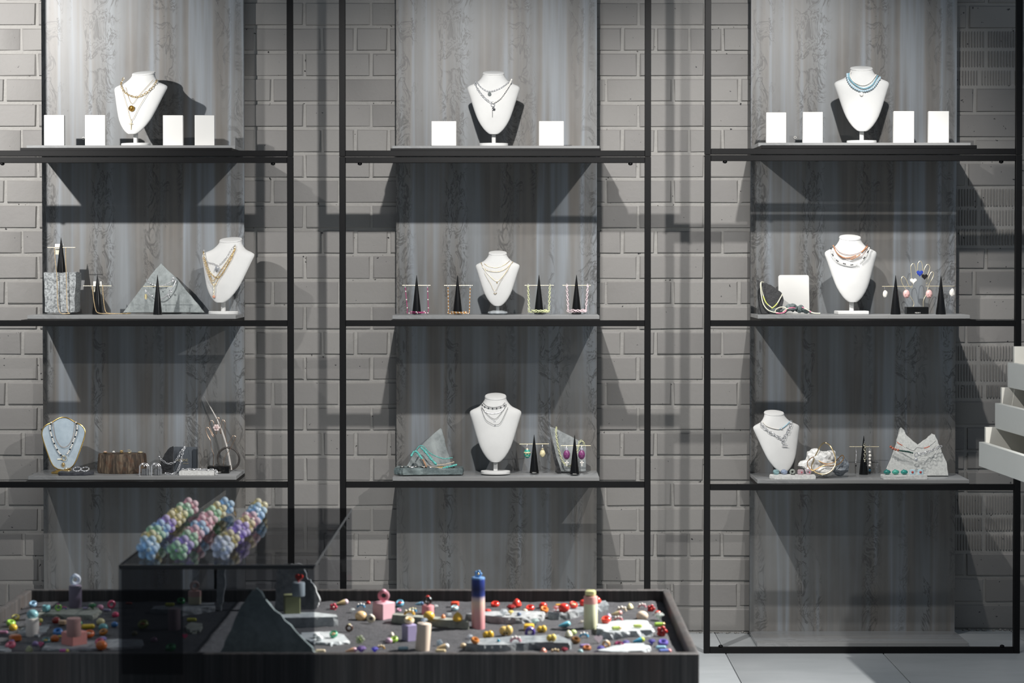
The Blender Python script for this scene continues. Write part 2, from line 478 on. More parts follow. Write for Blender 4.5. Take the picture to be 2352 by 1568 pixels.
def lay(xa, xb, za, zb, single, ribs=0, seed=0, back=0.0):
    j = 0.0105; L = xb - xa - j; H = zb - za - j
    if L < 0.02: return
    key = (round(L, 3), round(H, 3), seed % 4, ribs)
    g = cache.get(key)
    if g is None: g = cache[key] = [brick_geo(L, H, seed % 4 + 17 * ribs, ribs), None]
    rnd = random.Random(seed); loc = Vector(((xa + xb) / 2, back + rnd.uniform(-0.0015, 0.0015), (za + zb) / 2))
    if single and n_single[0] < 296:
        n_single[0] += 1
        if g[1] is None: g[1] = mesh_of(g[0], Vector(), m_brick, flat_angle=0.5)
        o = link('brick', g[1], root, loc); o.rotation_euler = (rnd.uniform(-.004, .004), rnd.uniform(-.004, .004), rnd.uniform(-.006, .006))
    else:
        bulk.add([v + loc for v in g[0].V], g[0].F)
STEP = 0.2592; AX = wx(700)
rows = list(range(0, 29))
for n in rows:
    za = n * PITCH_Z; k = (24 - n) % 4          # k as counted down from the top of the photograph
    vmid = 1454 - 58.1 * (n + 0.5)
    js = []
    if k in (0, 2): i0 = AX; js = [i0 + STEP * i for i in range(-12, 14)]
    elif k == 3: js = [wx(626) + STEP * i for i in range(-12, 14)]
    else:
        rr = random.Random(n); base_x = wx(587); i = -26
        while i < 28:
            js.append(base_x + STEP / 2 * i)
            i += 2 if (rr.random() < 0.35 and i % 4 == 0) else 1
    js = [x for x in js if XL < x < RIBX - 0.03]
    js = [XL] + js + [RIBX]
    for i in range(len(js) - 1):
        xa, xb = js[i], js[i + 1]
        ua, ub = OX + xa / M(YW), OX + xb / M(YW)
        vis = any(ub > lo + 8 and ua < hi - 8 for lo, hi in ((0, 92), (558, 908), (1372, 1728), (2198, 2352)))
        if vmid < -20 or (vmid > 1345 and ub < 1560): vis = False
        lay(xa, xb, za, za + PITCH_Z, vis, 0, n * 37 + i)
# the bay at the far end, where ribbed bricks are mixed in
lines = [-48, 10, 68, 113, 158, 200, 260, 318, 372, 430, 478, 522, 567, 620, 680, 738, 790, 832, 880, 918, 978, 1036, 1080, 1133, 1185, 1223, 1268, 1325, 1385, 1453]
ribbed = {(68, 113), (113, 158), (158, 200), (430, 478), (478, 522), (522, 567), (790, 832), (832, 880), (880, 918), (1133, 1185), (1185, 1223), (1223, 1268)}
for r in range(len(lines) - 1):
    va, vb = lines[r], lines[r + 1]
    za = P(1200, vb, YW + RECESS).z if r < len(lines) - 2 else 0.0; zb = P(1200, va, YW + RECESS).z
    rb = (va, vb) in ribbed; rnd = random.Random(r)
    off = rnd.choice((0.02, 0.07, 0.10, 0.145)); x = RIBX; xs_ = [x]
    x += off if not rb else rnd.choice((0.145, 0.12))
    while x < XR: xs_.append(x); x += STEP if not rb else rnd.choice((0.13, 0.2592))
    xs_.append(XR)
    for i in range(len(xs_) - 1):
        ua = OX + xs_[i] / M(YW)
        lay(xs_[i], xs_[i + 1], za, zb, ua < 2350, (max(4, int((xs_[i + 1] - xs_[i]) / 0.0118)) if rb else 0), r * 31 + i, RECESS)
if bulk.V:
    o = link('brickwork', mesh_of(bulk, Vector(), m_brick, flat_angle=0.5), root); o['kind'] = 'stuff'
# loose mortar crumbs where the wall meets the floor
g = G(); rnd = random.Random(3)
for i in range(120):
    x = wx(rnd.uniform(1600, 2345)); r = rnd.uniform(0.002, 0.007)
    g.rock((x, -rnd.uniform(0.004, 0.02) + (RECESS if x > RIBX else 0), r * 0.5), (2 * r, 2 * r, 1.4 * r), i, 0.3, 1)
o = link('mortar_crumbs', mesh_of(g, Vector(), m_mortar), root); o['kind'] = 'stuff'

# ------------------------------------------------------------ display panels with cantilevered boards
UNITS = {                      # board front edges (pixel), board tops (pixel), frame outer edges (pixel)
    'a': dict(x=(62, 541), tops=(333.5, 723.5, 1093), frame=(-42, 673.5)),
    'b': dict(x=(901, 1377), tops=(334.5, 724, 1095.5), frame=(779.5, 1495)),
    'c': dict(x=(1741, 2229), tops=(327.5, 723, 1101.5), frame=(1618.5, 2347)),
}
ZB = {}
T = 0.0225
BT = 0.0148
where = {'a': 'in the bay beside the dark smoked case', 'b': 'in the middle bay above the sand table', 'c': 'in the bay next to the white drawers'}
for k, u in UNITS.items():
    xa, xb = P(u['x'][0], 595, YB).x, P(u['x'][1], 595, YB).x
    zs = [P(1185, v, YB).z for v in u['tops']]
    ZB[k] = zs
    base = Vector(((xa + xb) / 2, YP, 0))
    rt = link('shelf_unit', None, None, base)
    rt['label'] = 'grey rust-streaked wall panel with three shelf boards, ' + where[k]; rt['category'] = 'shelf unit'
    rt['group'] = 'panel shelf units on the brick wall'
    link('panel_sheet', mesh_of(G().box((0, 0.009, 1.385), (xb - xa, 0.018, 2.77), b=0.0012), Vector(), m_lam), rt)
    bd = mesh_of(G().box((0, -(YP - YB) / 2, -BT / 2), (xb - xa, YP - YB - 0.0005, BT), b=0.0012), Vector(), m_board)
    for z in zs: link('shelf_board', bd, rt, (0, 0, z))
    pl = mesh_of(G().box((0, (YF + T - YP) / 2, -BT - 0.0061), (xb - xa, YP - YF - T, 0.012), b=0.0006), Vector(), m_black)
    for z in zs: link('support_plate', pl, rt, (0, 0, z))
    link('shelf_board', bd, rt, (0, 0, BT + 0.002))
    for z in (2.35, 1.62, 0.4):
        for sx in (-1, 1): link('wall_bracket', mesh_of(G().box((sx * (xb - xa) * 0.36, 0.018 + 0.0175, z), (0.05, 0.035, 0.05)), Vector(), m_black), rt)
    if k in 'ac':
        p = P(192 if k == 'a' else 1826, 318 if k == 'a' else 316, YP)
        link('screw_ring', mesh_of(G().torus(p - base + Vector((0, -0.002, 0)), 0.0042, 0.0016, (0, 1, 0), 14, 6), Vector(), plain('#d8d6d0', 0.4)), rt)

# ------------------------------------------------------------ black steel frames in front of the panels
T = 0.0225
for k, u in UNITS.items():
    xa, xb = P(u['frame'][0], 595, YF).x, P(u['frame'][1], 595, YF).x
    cx = (xa + xb) / 2; W = xb - xa; zz = lambda v: P(1185, v, YF).z
    dv = -4.5 if k == 'c' else 0
    zj = zz(359.7 + dv)          # joint of the two stacked modules
    bars = [zz(742.3), zz(1113 + (6 if k == 'c' else 0))]
    for nm, za, zb, inner, lab in (('lower', 0.0, zj - 0.0006, bars, 'lower'), ('upper', zj + 0.0006, 2.74, [], 'upper')):
        rt = link('steel_frame', None, None, (cx, YF, za))
        rt['label'] = '%s black steel frame, %s' % ('open-topped stacked' if lab == 'upper' else 'floor-standing three-tier', where[k])
        rt['category'] = 'frame'; rt['group'] = 'black steel frames along the wall'
        H = zb - za
        post = mesh_of(G().box((0, T / 2, H / 2), (T, T, H), b=0.0012), Vector(), m_black)
        for sx in (-1, 1): link('post', post, rt, (sx * (W / 2 - T / 2), 0, 0))
        bar = mesh_of(G().box((0, T / 2, 0), (W - 2 * T, T, T - 0.001), b=0.0012), Vector(), m_black)
        for z in [T / 2, H - T / 2] + [z - za for z in inner]: link('crossbar', bar, rt, (0, 0, z))
        bolt = mesh_of(G().lathe((0, T / 2, 0), [(0.0075, 0), (0.0085, 0.0015), (0.0085, 0.004), (0.006, 0.007), (0.002, 0.0085)], 10), Vector(), m_blackbolt)
        for sx in (-1, 1):
            if lab == 'lower':
                o = link('bolt', bolt, rt, (sx * (W / 2 - 0.075), 0, H - T)); o.rotation_euler = (PI, 0, 0); o.location = (sx * (W / 2 - 0.075), T, H - T)
                link('bolt', bolt, rt, (sx * (W / 2 - 0.063), 0, T))

ZB = {k: [z + 0.0003 for z in v] for k, v in ZB.items()}      # things rest a hair above the boards
# ------------------------------------------------------------ materials of the displayed things
m_velvet = plain('#cfcfcd', 0.9, vary=0.04, scale=14, bumpy=0.15)
m_white = plain('#e3e2de', 0.55, vary=0.02, scale=8)
m_gold = plain('#dcc08a', 0.24, 0.75); m_brass = plain('#e9dcb8', 0.35, 0.6); m_silver = plain('#e0e0e2', 0.22, 0.7)
m_rose = plain('#c98a66', 0.28, 0.9); m_steel = plain('#8c8c8e', 0.25, 1.0)
m_cone = plain('#0b0b0c', 0.25, vary=0.1); m_jet = plain('#0a0a0b', 0.18)
m_pearl = plain('#f0ece4', 0.18, coat=0.6); m_turq = plain('#5fb3ab', 0.4, vary=0.35, scale=160)
m_granite = speckled('#4c5052', '#c2c6c7', 150, 0.75, 0.9)
m_marble = speckled('#707676', '#8f9595', 55, 0.3, 0.12, 0.5, '#a3a9a8')
m_slate = speckled('#17181a', '#2b2c2e', 90, 0.45, 0.3)
m_whitestone = speckled('#c3c3c0', '#e6e6e3', 110, 0.8, 0.5)
m_greenstone = speckled('#3a4445', '#6c7a7b', 40, 0.55, 0.6, 0.5, '#8d9a99')

def place_xz(p, rz=0.0, lean=0.0):
    """(a, b, depth) -> world: a along the shelf, b up, depth towards the wall; lean tips the top back"""
    R = Matrix.Rotation(rz, 3, 'Z') @ Matrix.Rotation(-lean, 3, 'X')
    return lambda a, b, d: Vector(p) + R @ Vector((a, d, b))
def place_xy(p, rz=0.0, tx=0.0, ty=0.0):
    R = Matrix.Rotation(rz, 3, 'Z') @ Matrix.Rotation(ty, 3, 'Y') @ Matrix.Rotation(tx, 3, 'X')
    return lambda a, b, d: Vector(p) + R @ Vector((a, b, d))
def shelf_y(k, s, v):            # depth on a board from the pixel row where a thing meets it (lowest boards only)
    return max(YB + 0.012, min(YP - 0.02, PZ(1185, v, ZB[k][s]).y))

# ------------------------------------------------------------ necklace busts
OUT = [(0.0, 9), (0.012, 12.5), (0.045, 18), (0.085, 23.2), (0.155, 30.2), (0.23, 36), (0.30, 40), (0.41, 45.4), (0.52, 50.3), (0.625, 55), (0.70, 58.6), (0.745, 60.6), (0.775, 60.4), (0.797, 57.5), (0.818, 51.5), (0.838, 44.5), (0.857, 39), (0.88, 35), (0.91, 31), (0.94, 27.8), (0.965, 25.8), (0.985, 25.2), (1.0, 24.4)]
DF = [(0.0, 4), (0.1, 8), (0.3, 13), (0.55, 17), (0.72, 18), (0.80, 17), (0.86, 17), (1.0, 18)]
DB = [(0.0, 4), (0.3, 6), (0.72, 8), (0.85, 13), (1.0, 17)]
def interp(t, x):
    if x <= t[0][0]: return t[0][1]
    for (a, p), (b, q) in zip(t, t[1:]):
        if x <= b: return p + (q - p) * (x - a) / (b - a)
    return t[-1][1]
class Bust:
    def __init__(s, k, sh, u, vtop, Y, label, rot=0.0, wpx=61.0, base_px=33, post_px=4.5, body_from=0.163, foot='plate', lean=0.2, dx=0.0):
        s.z0 = ZB[k][sh]; top = P(u, vtop, Y).z; s.T = top - s.z0
        s.base = Vector((P(u, 700, Y).x, Y, s.z0)); s.rot = rot
        s.s = s.T / 166.0 * 1.0; s.wk = (wpx / 61.0) * M(Y) / s.s
        s.n = 0; s.bz = body_from * s.T; s.bh = s.T - s.bz; s.lean = lean; s.dx = dx
        m = s.s; g = G(); n = 36; V = []; F = []
        for h, _ in OUT:
            w, yf, yb = s.sec(h)
            til = max(0, (h - 0.86) / 0.14) * 0.30
            for i in range(n):
                q = 2 * PI * i / n; c_, s_ = math.cos(q), math.sin(q)
                y = s.yc(h) + (-(yf) * s_ if s_ > 0 else -yb * s_)
                z = s.bz + s.bh * h + til * (y - s.yc(h))
                V.append(s.world(Vector((w * c_, y, z))))
        L = len(OUT)
        for l in range(L - 1):
            for i in range(n):
                j = (i + 1) % n; F.append((l * n + i, (l + 1) * n + i, (l + 1) * n + j, l * n + j))
        F += [tuple(range(n)), tuple(range(L * n - 1, (L - 1) * n - 1, -1))]
        g.add(V, F)
        cap = G()                                     # the padded top disc
        w, yf, yb = s.sec(1.0); rings = [(1.0, 0.0), (1.045, 0.006), (1.0, 0.022), (0.9, 0.026)]; V = []; F = []
        for k_, dz in rings:
            for i in range(n):
                q = 2 * PI * i / n; y = -math.sin(q) * yf * k_
                V.append(s.world(Vector((w * k_ * math.cos(q), s.yc(1) + y, s.bz + s.bh + 0.30 * y + dz * s.T * 0.9))))
        for l in range(len(rings) - 1):
            for i in range(n):
                j = (i + 1) % n; F.append((l * n + i, (l + 1) * n + i, (l + 1) * n + j, l * n + j))
        F += [tuple(range(n)), tuple(range(len(rings) * n - 1, (len(rings) - 1) * n - 1, -1))]
        cap.add(V, F)
        p = post_px * m; st = G().box((0, 0, 0), (2 * p, 1.7 * p, s.bz + 0.012), b=0.002)
        st.xf(Matrix.Translation(s.base + Vector((0, 0.012, (s.bz + 0.012) / 2)) ) @ Matrix.Rotation(rot, 4, 'Z'))
        B = base_px * m; hb = 7.0 * m
        if foot == 'plate':
            ft = G().lathe((0, 0, 0), [(B * 0.985, 0), (B, 0.0012), (B, hb - 0.0015), (B * 0.97, hb)], 32)
            ft.xf(Matrix.Translation(s.base + Vector((0, 0.012, 0))) @ Matrix.Rotation(rot, 4, 'Z') @ Matrix.Diagonal((1, 0.62, 1, 1)))
            fm = m_velvet
        elif foot == 'square':
            ft = G().box((0, 0, hb * 0.55), (2 * B, 1.3 * B, hb * 1.1), b=0.002)
            ft.xf(Matrix.Translation(s.base + Vector((0, 0.012, 0))) @ Matrix.Rotation(rot, 4, 'Z')); fm = m_velvet
        else:                                         # clear faceted block
            ft = G().lathe((0, 0, 0), [(B * 0.8, 0), (B, hb * 0.5), (B * 0.97, hb), (B * 0.55, hb * 1.5)], 8)
            ft.xf(Matrix.Translation(s.base + Vector((0, 0.012, 0))) @ Matrix.Rotation(rot, 4, 'Z') @ Matrix.Diagonal((1, 0.7, 1, 1))); fm = clear('#e8edf0', 0.45)
        thing('necklace_bust', label, 'display bust', [('torso', g, m_velvet), ('neck_cap', cap, m_velvet), ('stem', st, m_velvet), ('foot', ft, fm, {'label': 'clear faceted foot'} if foot == 'clear' else {})],
              'pale necklace busts on the shelves', at=s.base)
    def sec(s, h):
        m = s.s; return interp(OUT, h) * m * s.wk, interp(DF, h) * m, interp(DB, h) * m
    def yc(s, h): return (h - 0.25) * s.bh * s.lean
    def world(s, p):
        return s.base + Matrix.Rotation(s.rot, 3, 'Z') @ Vector((p.x + s.dx * max(0, (p.z - s.bz)), p.y, p.z))
    def surf(s, x, z):
        h = (z - s.bz) / s.bh; w, yf, _ = s.sec(max(0, min(1, h))); x -= s.dx * max(0, z - s.bz)
        k = max(-1, min(1, x / w)); return s.yc(h) - yf * math.sqrt(max(0, 1 - k * k))
    def on(s, u, v, off=0.002):
        """point of the bust's front under pixel (u, v)"""
        Y = s.base.y; Ri = Matrix.Rotation(-s.rot, 3, 'Z'); R = Matrix.Rotation(s.rot, 3, 'Z')
        for _ in range(12):
            p = P(u, v, Y); l = Ri @ (p - s.base); y = s.surf(l.x, l.z)
            q = s.base + R @ Vector((l.x, y - off * s.push(l.x, l.z), l.z)); Y = Y + 0.6 * (q.y - Y)
        return P(u, v, Y)
    def push(s, x, z):
        w = s.sec(max(0, min(1, (z - s.bz) / s.bh)))[0]; k = min(1, abs(x) / w); return 1 / max(0.3, math.sqrt(1 - k * k))
    def path(s, px, n=60, off=0.002):
        s.n += 1; off += 0.0012 + 0.0011 * min(4, s.n - 1)
        q = smooth_path([(a, b, 0) for a, b in px], n)
        return [s.on(p.x, p.y, off) for p in q]

B1 = Bust('a', 0, 312, 167, 7.690, 'pale grey turned bust wearing three gold chains on a top shelf among white boxes', rot=-0.36, wpx=70, base_px=36, lean=0.36)
B2 = Bust('a', 1, 512, 553, 7.690, 'grey turned necklace bust with gold and silver chains and a letter pendant', rot=-0.36, wpx=68, base_px=36, lean=0.36)
B3 = Bust('b', 0, 1134, 169, 7.690, 'pale necklace bust with silver chains standing between two square white boxes', rot=0.03)
B4 = Bust('b', 1, 1143, 584, 7.670, 'small white necklace bust on a clear foot between four black cones', wpx=51, base_px=27, body_from=0.14, foot='clear')
B5 = Bust('b', 2, 1138, 916, shelf_y('b', 2, 1091), 'large white necklace bust with layered fine chains on the lowest board of its bay', wpx=60, base_px=32)
B6 = Bust('c', 0, 1979, 157, 7.690, 'white necklace bust wearing pale blue bead strands on a top shelf', rot=-0.06, wpx=63, base_px=33)
B7 = Bust('c', 1, 1957, 547, 7.690, 'bright white necklace bust with copper and dark bead necklaces', rot=0.06, wpx=61, base_px=34, foot='square')
B8 = Bust('c', 2, 1795, 952, 7.70, 'pale necklace bust with chunky silver chain, turned towards the shelf end', rot=0.36, wpx=60, base_px=26, body_from=0.10, lean=0.36)

def necklace(label, parts, group=None): thing('necklace', label, 'necklace', parts, group or 'necklaces on the busts')
def pend(b, u, v, off=0.004): return b.on(u, v, off)
# -- gold chains on the first bust
p = B1.path([(283, 181), (278, 195), (286, 211), (300, 220), (318, 222), (338, 211), (352, 198), (360, 185)], 70, 0.004)
necklace('chunky gold link choker on the bust among four white boxes', [('chain', G().links(p, 0.0036, 0.0011, 1.55), m_gold)])
p = B1.path([(288, 200), (302, 238), (320, 218), (352, 183)], 60); c = pend(B1, 302, 249, 0.0085)
necklace('fine gold chain with round wreath pendant on the bust among four white boxes', [('chain', G().tube(p, 0.0007, 5), m_gold), ('pendant', G().torus(c, 0.0085, 0.003, (0, 1, 0.1), 18, 6).rock(c, (0.011, 0.004, 0.011), 3, 0.5, 2), plain('#a98642', 0.3, 0.9, 0.5, 300))])
p = B1.path([(281, 208), (292, 246), (302, 276), (320, 245), (345, 204)], 60); c = pend(B1, 301, 287, 0.004)
necklace('long fine gold chain with a thin cross on the bust among four white boxes', [('chain', G().tube(p, 0.0007, 5), m_gold), ('cross', G().box(c, (0.0028, 0.002, 0.036), b=0.0008).box(c + Vector((0, 0, 0.004)), (0.018, 0.002, 0.0022), b=0.0008), m_brass)])
# -- second bust
p = B2.path([(469, 575), (474, 599), (490, 605), (502, 609), (518, 594), (530, 575), (540, 563)], 60, 0.003); c = pend(B2, 499, 618, 0.005)
f = bpy.data.curves.new('letter', 'FONT'); f.body = 'M'; f.size = 0.03; f.extrude = 0.001; f.align_x = 'CENTER'; f.align_y = 'CENTER'
def text_g(body, size, at, rz=0.0, tilt=0.0, extrude=0.0004, spacing=1.0, bold=0.0):
    """raised lettering facing the viewer"""
    f = bpy.data.curves.new('letter', 'FONT'); f.body = body; f.size = size; f.extrude = extrude; f.align_x = 'CENTER'; f.align_y = 'CENTER'
    f.space_character = spacing; f.resolution_u = 3; f.offset = bold
    o = bpy.data.objects.new('letter', f); C.objects.link(o)
    me = bpy.data.meshes.new_from_object(o.evaluated_get(bpy.context.evaluated_depsgraph_get()))
    m = Matrix.Translation(Vector(at)) @ Matrix.Rotation(rz, 4, 'Z') @ Matrix.Rotation(tilt, 4, 'Y') @ Matrix.Rotation(PI / 2, 4, 'X')
    g = G().add([m @ v.co for v in me.vertices], [tuple(q.vertices) for q in me.polygons])
    bpy.data.objects.remove(o); bpy.data.curves.remove(f); bpy.data.meshes.remove(me); return g
bpy.data.curves.remove(f)
necklace('silver link chain with a slanted letter M pendant on the grey turned bust', [('chain', G().links(p, 0.0024, 0.0008, 1.4), m_silver), ('letter_pendant', text_g('M', 0.026, c + Vector((0, -0.004, 0)), -0.34, 0.35, 0.0012, bold=0.0008), m_silver)])
for i, px in enumerate(([(467, 578), (472, 600), (480, 622), (494, 636), (508, 632), (520, 613), (533, 590), (540, 566)], [(468, 590), (476, 616), (488, 645), (500, 632), (518, 606), (538, 575)])):
    p = B2.path(px, 70, 0.003 + 0.001 * i)
    necklace(('short gold curb chain' if i == 0 else 'second slightly longer gold curb chain') + ' under the letter pendant on the turned bust', [('chain', G().links(p, 0.0026, 0.0009, 1.35), m_gold)])
p = B2.path([(466, 592), (474, 620), (490, 655), (502, 640), (520, 612), (541, 572)], 70, 0.003); q = B2.path([(492, 652), (492, 664), (491, 676)], 14, 0.003); c = pend(B2, 491, 681, 0.005)
necklace('gold lariat chain ending in a rose coloured drop on the turned bust', [('chain', G().links(p, 0.002, 0.0007, 1.4), m_gold), ('tail', G().links(q, 0.0026, 0.0009, 1.4), m_brass), ('drop', G().ball(c, 0.0055, (1, 0.7, 1.15)), plain('#d79f86', 0.25))])
# -- middle top bust
p = B3.path([(1096, 189), (1108, 203), (1125, 210), (1148, 203), (1168, 189), (1175, 184)], 60, 0.003); c = pend(B3, 1124.5, 216, 0.004)
necklace('short silver chain with a dark round disc on the bust between square boxes', [('chain', G().links(p, 0.002, 0.0008, 1.4), m_silver), ('disc', G().cyl(c + Vector((0, 0.0012, 0)), c - Vector((0, 0.0012, 0)), 0.0068, n=20), plain('#3d4242', 0.4, 0.5, 0.4, 400))])
p = B3.path([(1092, 188), (1095, 200), (1108, 219), (1122, 232), (1133, 236)], 50, 0.004); q = B3.path([(1133, 236), (1148, 226), (1160, 210), (1170, 194), (1175, 183)], 50, 0.004)
c = pend(B3, 1132, 240, 0.005)
necklace('heavy silver and pearl chain with bar drop on the bust between square boxes', [('chain', G().links(p, 0.0036, 0.001, 1.7), m_silver), ('pearl_strand', G().beads(q, 0.0036, 0.9), m_pearl), ('clasp_ring', G().torus(c, 0.007, 0.0014, (0, 1, 0)), m_silver),
          ('charm', G().torus(pend(B3, 1134, 250), 0.0045, 0.002, (0.3, 1, 0)).ball(pend(B3, 1134, 249), 0.003), m_steel), ('bar_drop', G().cyl(pend(B3, 1131, 247), pend(B3, 1131, 269), 0.0009, n=8), m_steel)])
# -- small white bust
for i, (px, lab, r) in enumerate((([(1112, 605), (1124, 612), (1142, 614), (1160, 607), (1171, 598)], 'shortest fine gold chain', 0.0007), ([(1105, 603), (1112, 616), (1128, 623), (1148, 623), (1165, 614), (1178, 601)], 'gold disc chain', 0.0013), ([(1108, 612), (1122, 630), (1141, 645), (1158, 630), (1172, 608)], 'fine gold chain with a small drop', 0.0007), ([(1112, 625), (1126, 650), (1137, 668), (1150, 645), (1168, 618)], 'longest hair-thin gold chain', 0.0005))):
    p = B4.path(px, 60); parts = [('chain', G().tube(p, r, 5) if i != 1 else G().beads(p, r, 1.3), m_gold)]
    if i == 2: parts.append(('drop', G().ball(pend(B4, 1141.5, 648), 0.0022, (1, 0.7, 1.8)), m_gold))
    if i == 3: parts.append(('charm', G().tube(smooth_path([pend(B4, 1134, 672), pend(B4, 1137, 675), pend(B4, 1141, 672)], 8), 0.001, 5), m_gold))
    necklace(lab + ' on the small clear-footed white bust', parts)
# -- lower middle bust
for i, (px, lab) in enumerate((([(1110, 925), (1120, 933), (1137, 935), (1152, 931), (1160, 924)], 'highest plain silver chain'), ([(1107, 929), (1118, 936), (1137, 938), (1154, 934), (1162, 927)], 'dark crystal studded choker chain'), ([(1106, 934), (1116, 946), (1135, 949), (1152, 944), (1163, 930)], 'silver chain with three tiny beads'), ([(1106, 934), (1120, 952), (1136, 962), (1150, 950), (1164, 928)], 'silver chain with a small ring charm'), ([(1105, 936), (1115, 962), (1128, 972), (1137, 975), (1150, 970), (1167, 935)], 'longest silver chain with a star charm'))):
    p = B5.path(px, 60); parts = [('chain', G().tube(p, 0.0007, 5), m_steel)]
    if i == 1: parts.append(('crystals', G().beads(p, 0.0026, 1.0, lambda j: j % 3 == 1), plain('#2b3036', 0.15, 0.4)))
    if i == 2: parts.append(('beads', G().ball(B5.on(1117, 946), 0.002).ball(B5.on(1135, 949), 0.002).ball(B5.on(1151, 944), 0.002), m_steel))
    if i == 3: parts.append(('ring_charm', G().torus(B5.on(1136, 967, 0.003), 0.0028, 0.0009, (0, 1, 0)), m_silver))
    if i == 4: parts.append(('star_charm', G().ball(B5.on(1137, 977, 0.003), 0.0028, (1.2, 0.6, 1), 5, 3), m_silver))
    necklace(lab + ' on the large white bust in the middle bay', parts)
# -- blue beads
m_aqua = plain('#9cc3d2', 0.25, vary=0.1); m_aqua2 = plain('#b7d0dc', 0.2, coat=0.5); m_paleblue = plain('#86b9c9', 0.3)
p = B6.path([(1955, 163), (1953, 176), (1963, 189), (1983, 195.5), (2000, 188), (2012, 172)], 70, 0.005)
necklace('white pearl bead choker on the bust with blue strands', [('beads', G().beads(p, 0.0025, 1.0), m_pearl)])
p = B6.path([(1950, 169), (1951, 180), (1965, 195), (1984, 203), (2003, 195), (2016, 174)], 70, 0.005)
necklace('middle sky blue bead strand with a white stone on the bust', [('beads', G().beads(p, 0.0028, 1.0), m_paleblue), ('stone', G().ball(B6.on(1984, 201, 0.006), 0.0055, (1.1, 0.7, 0.8)), m_pearl)])
p = B6.path([(1946, 170), (1948, 184), (1960, 200), (1982, 209), (2005, 201), (2021, 178)], 70, 0.006); c = B6.on(1979, 216, 0.006)
necklace('lowest pale blue crystal bead strand with a white pendant on the bust', [('beads', G().beads(p, 0.0042, 0.95), m_aqua2), ('pendant', G().ball(c, 0.008, (0.85, 0.5, 1)), m_pearl)])
# -- copper set
for i, (px, lab) in enumerate((([(1917, 566), (1930, 580), (1954, 585), (1978, 578), (1993, 561)], 'thin dark copper cord'), ([(1914, 564), (1922, 580), (1938, 591), (1956, 590), (1975, 582), (1992, 566)], 'orange bead strand'), ([(1915, 567), (1925, 585), (1940, 593), (1958, 596), (1980, 587), (1993, 568)], 'fine copper chain'))):
    p = B7.path(px, 60, 0.003)
    parts = [('cord', G().tube(p, 0.0009, 5), plain('#7d5646', 0.5))] if i != 1 else [('beads', G().beads(p, 0.0024, 1.0, lambda j: not 24 < j < 30), plain('#c98b5f', 0.35, vary=0.3, scale=200))]
    if i == 2: parts.append(('copper_bars', G().tube(B7.path([(1922, 580), (1930, 588), (1938, 592)], 10, 0.004), 0.0022, 6).tube(B7.path([(1953, 596), (1968, 590), (1976, 584)], 10, 0.004), 0.0022, 6), m_rose))
    necklace(lab + ' on the bright white bust in the bay by the drawers', parts)
p = B7.path([(1909, 570), (1911, 583), (1925, 600), (1945, 607), (1958, 608), (1975, 602), (1990, 586), (1997, 566)], 80, 0.004)
necklace('long dark bead and pearl necklace on the bright white bust', [('dark_beads', G().beads(p, 0.0028, 1.0, lambda j: j % 5 in (0, 1) and not 22 < j < 27), plain('#3b3b3b', 0.3, 0.3)), ('pearls', G().beads(p, 0.0026, 1.08, lambda j: j % 5 in (2, 3, 4)), m_pearl)])
# -- silver set on the last bust
p = B8.path([(1752, 968), (1762, 978), (1780, 984), (1794, 984), (1806, 976), (1814, 968)], 50, 0.003); c = B8.on(1795, 983.5, 0.005)
necklace('white cord choker with a pearl on the turned silver-chained bust', [('cord', G().tube(p[:30], 0.0017, 6), m_pearl), ('blue_cord', G().tube(p[29:], 0.0017, 6), m_aqua), ('pearl', G().ball(c, 0.004), m_silver)])
p = B8.path([(1748, 972), (1758, 984), (1775, 996), (1790, 1004), (1797, 1008), (1806, 996), (1813, 982), (1817, 968)], 70, 0.004); c = B8.on(1799, 1014, 0.006); c2 = B8.on(1803, 1023, 0.0075)
necklace('chunky silver curb chain with a toggle bar on the turned bust', [('chain', G().links(p, 0.0046, 0.0014, 1.25, twist=0.9), m_silver), ('toggle_ring', G().torus(c, 0.006, 0.0015, (0, 1, 0)), m_silver), ('toggle_bar', G().cyl(c2 + Vector((-0.011, -0.004, 0)), c2 + Vector((0.011, 0.004, 0)), 0.0018, n=8), m_silver)])

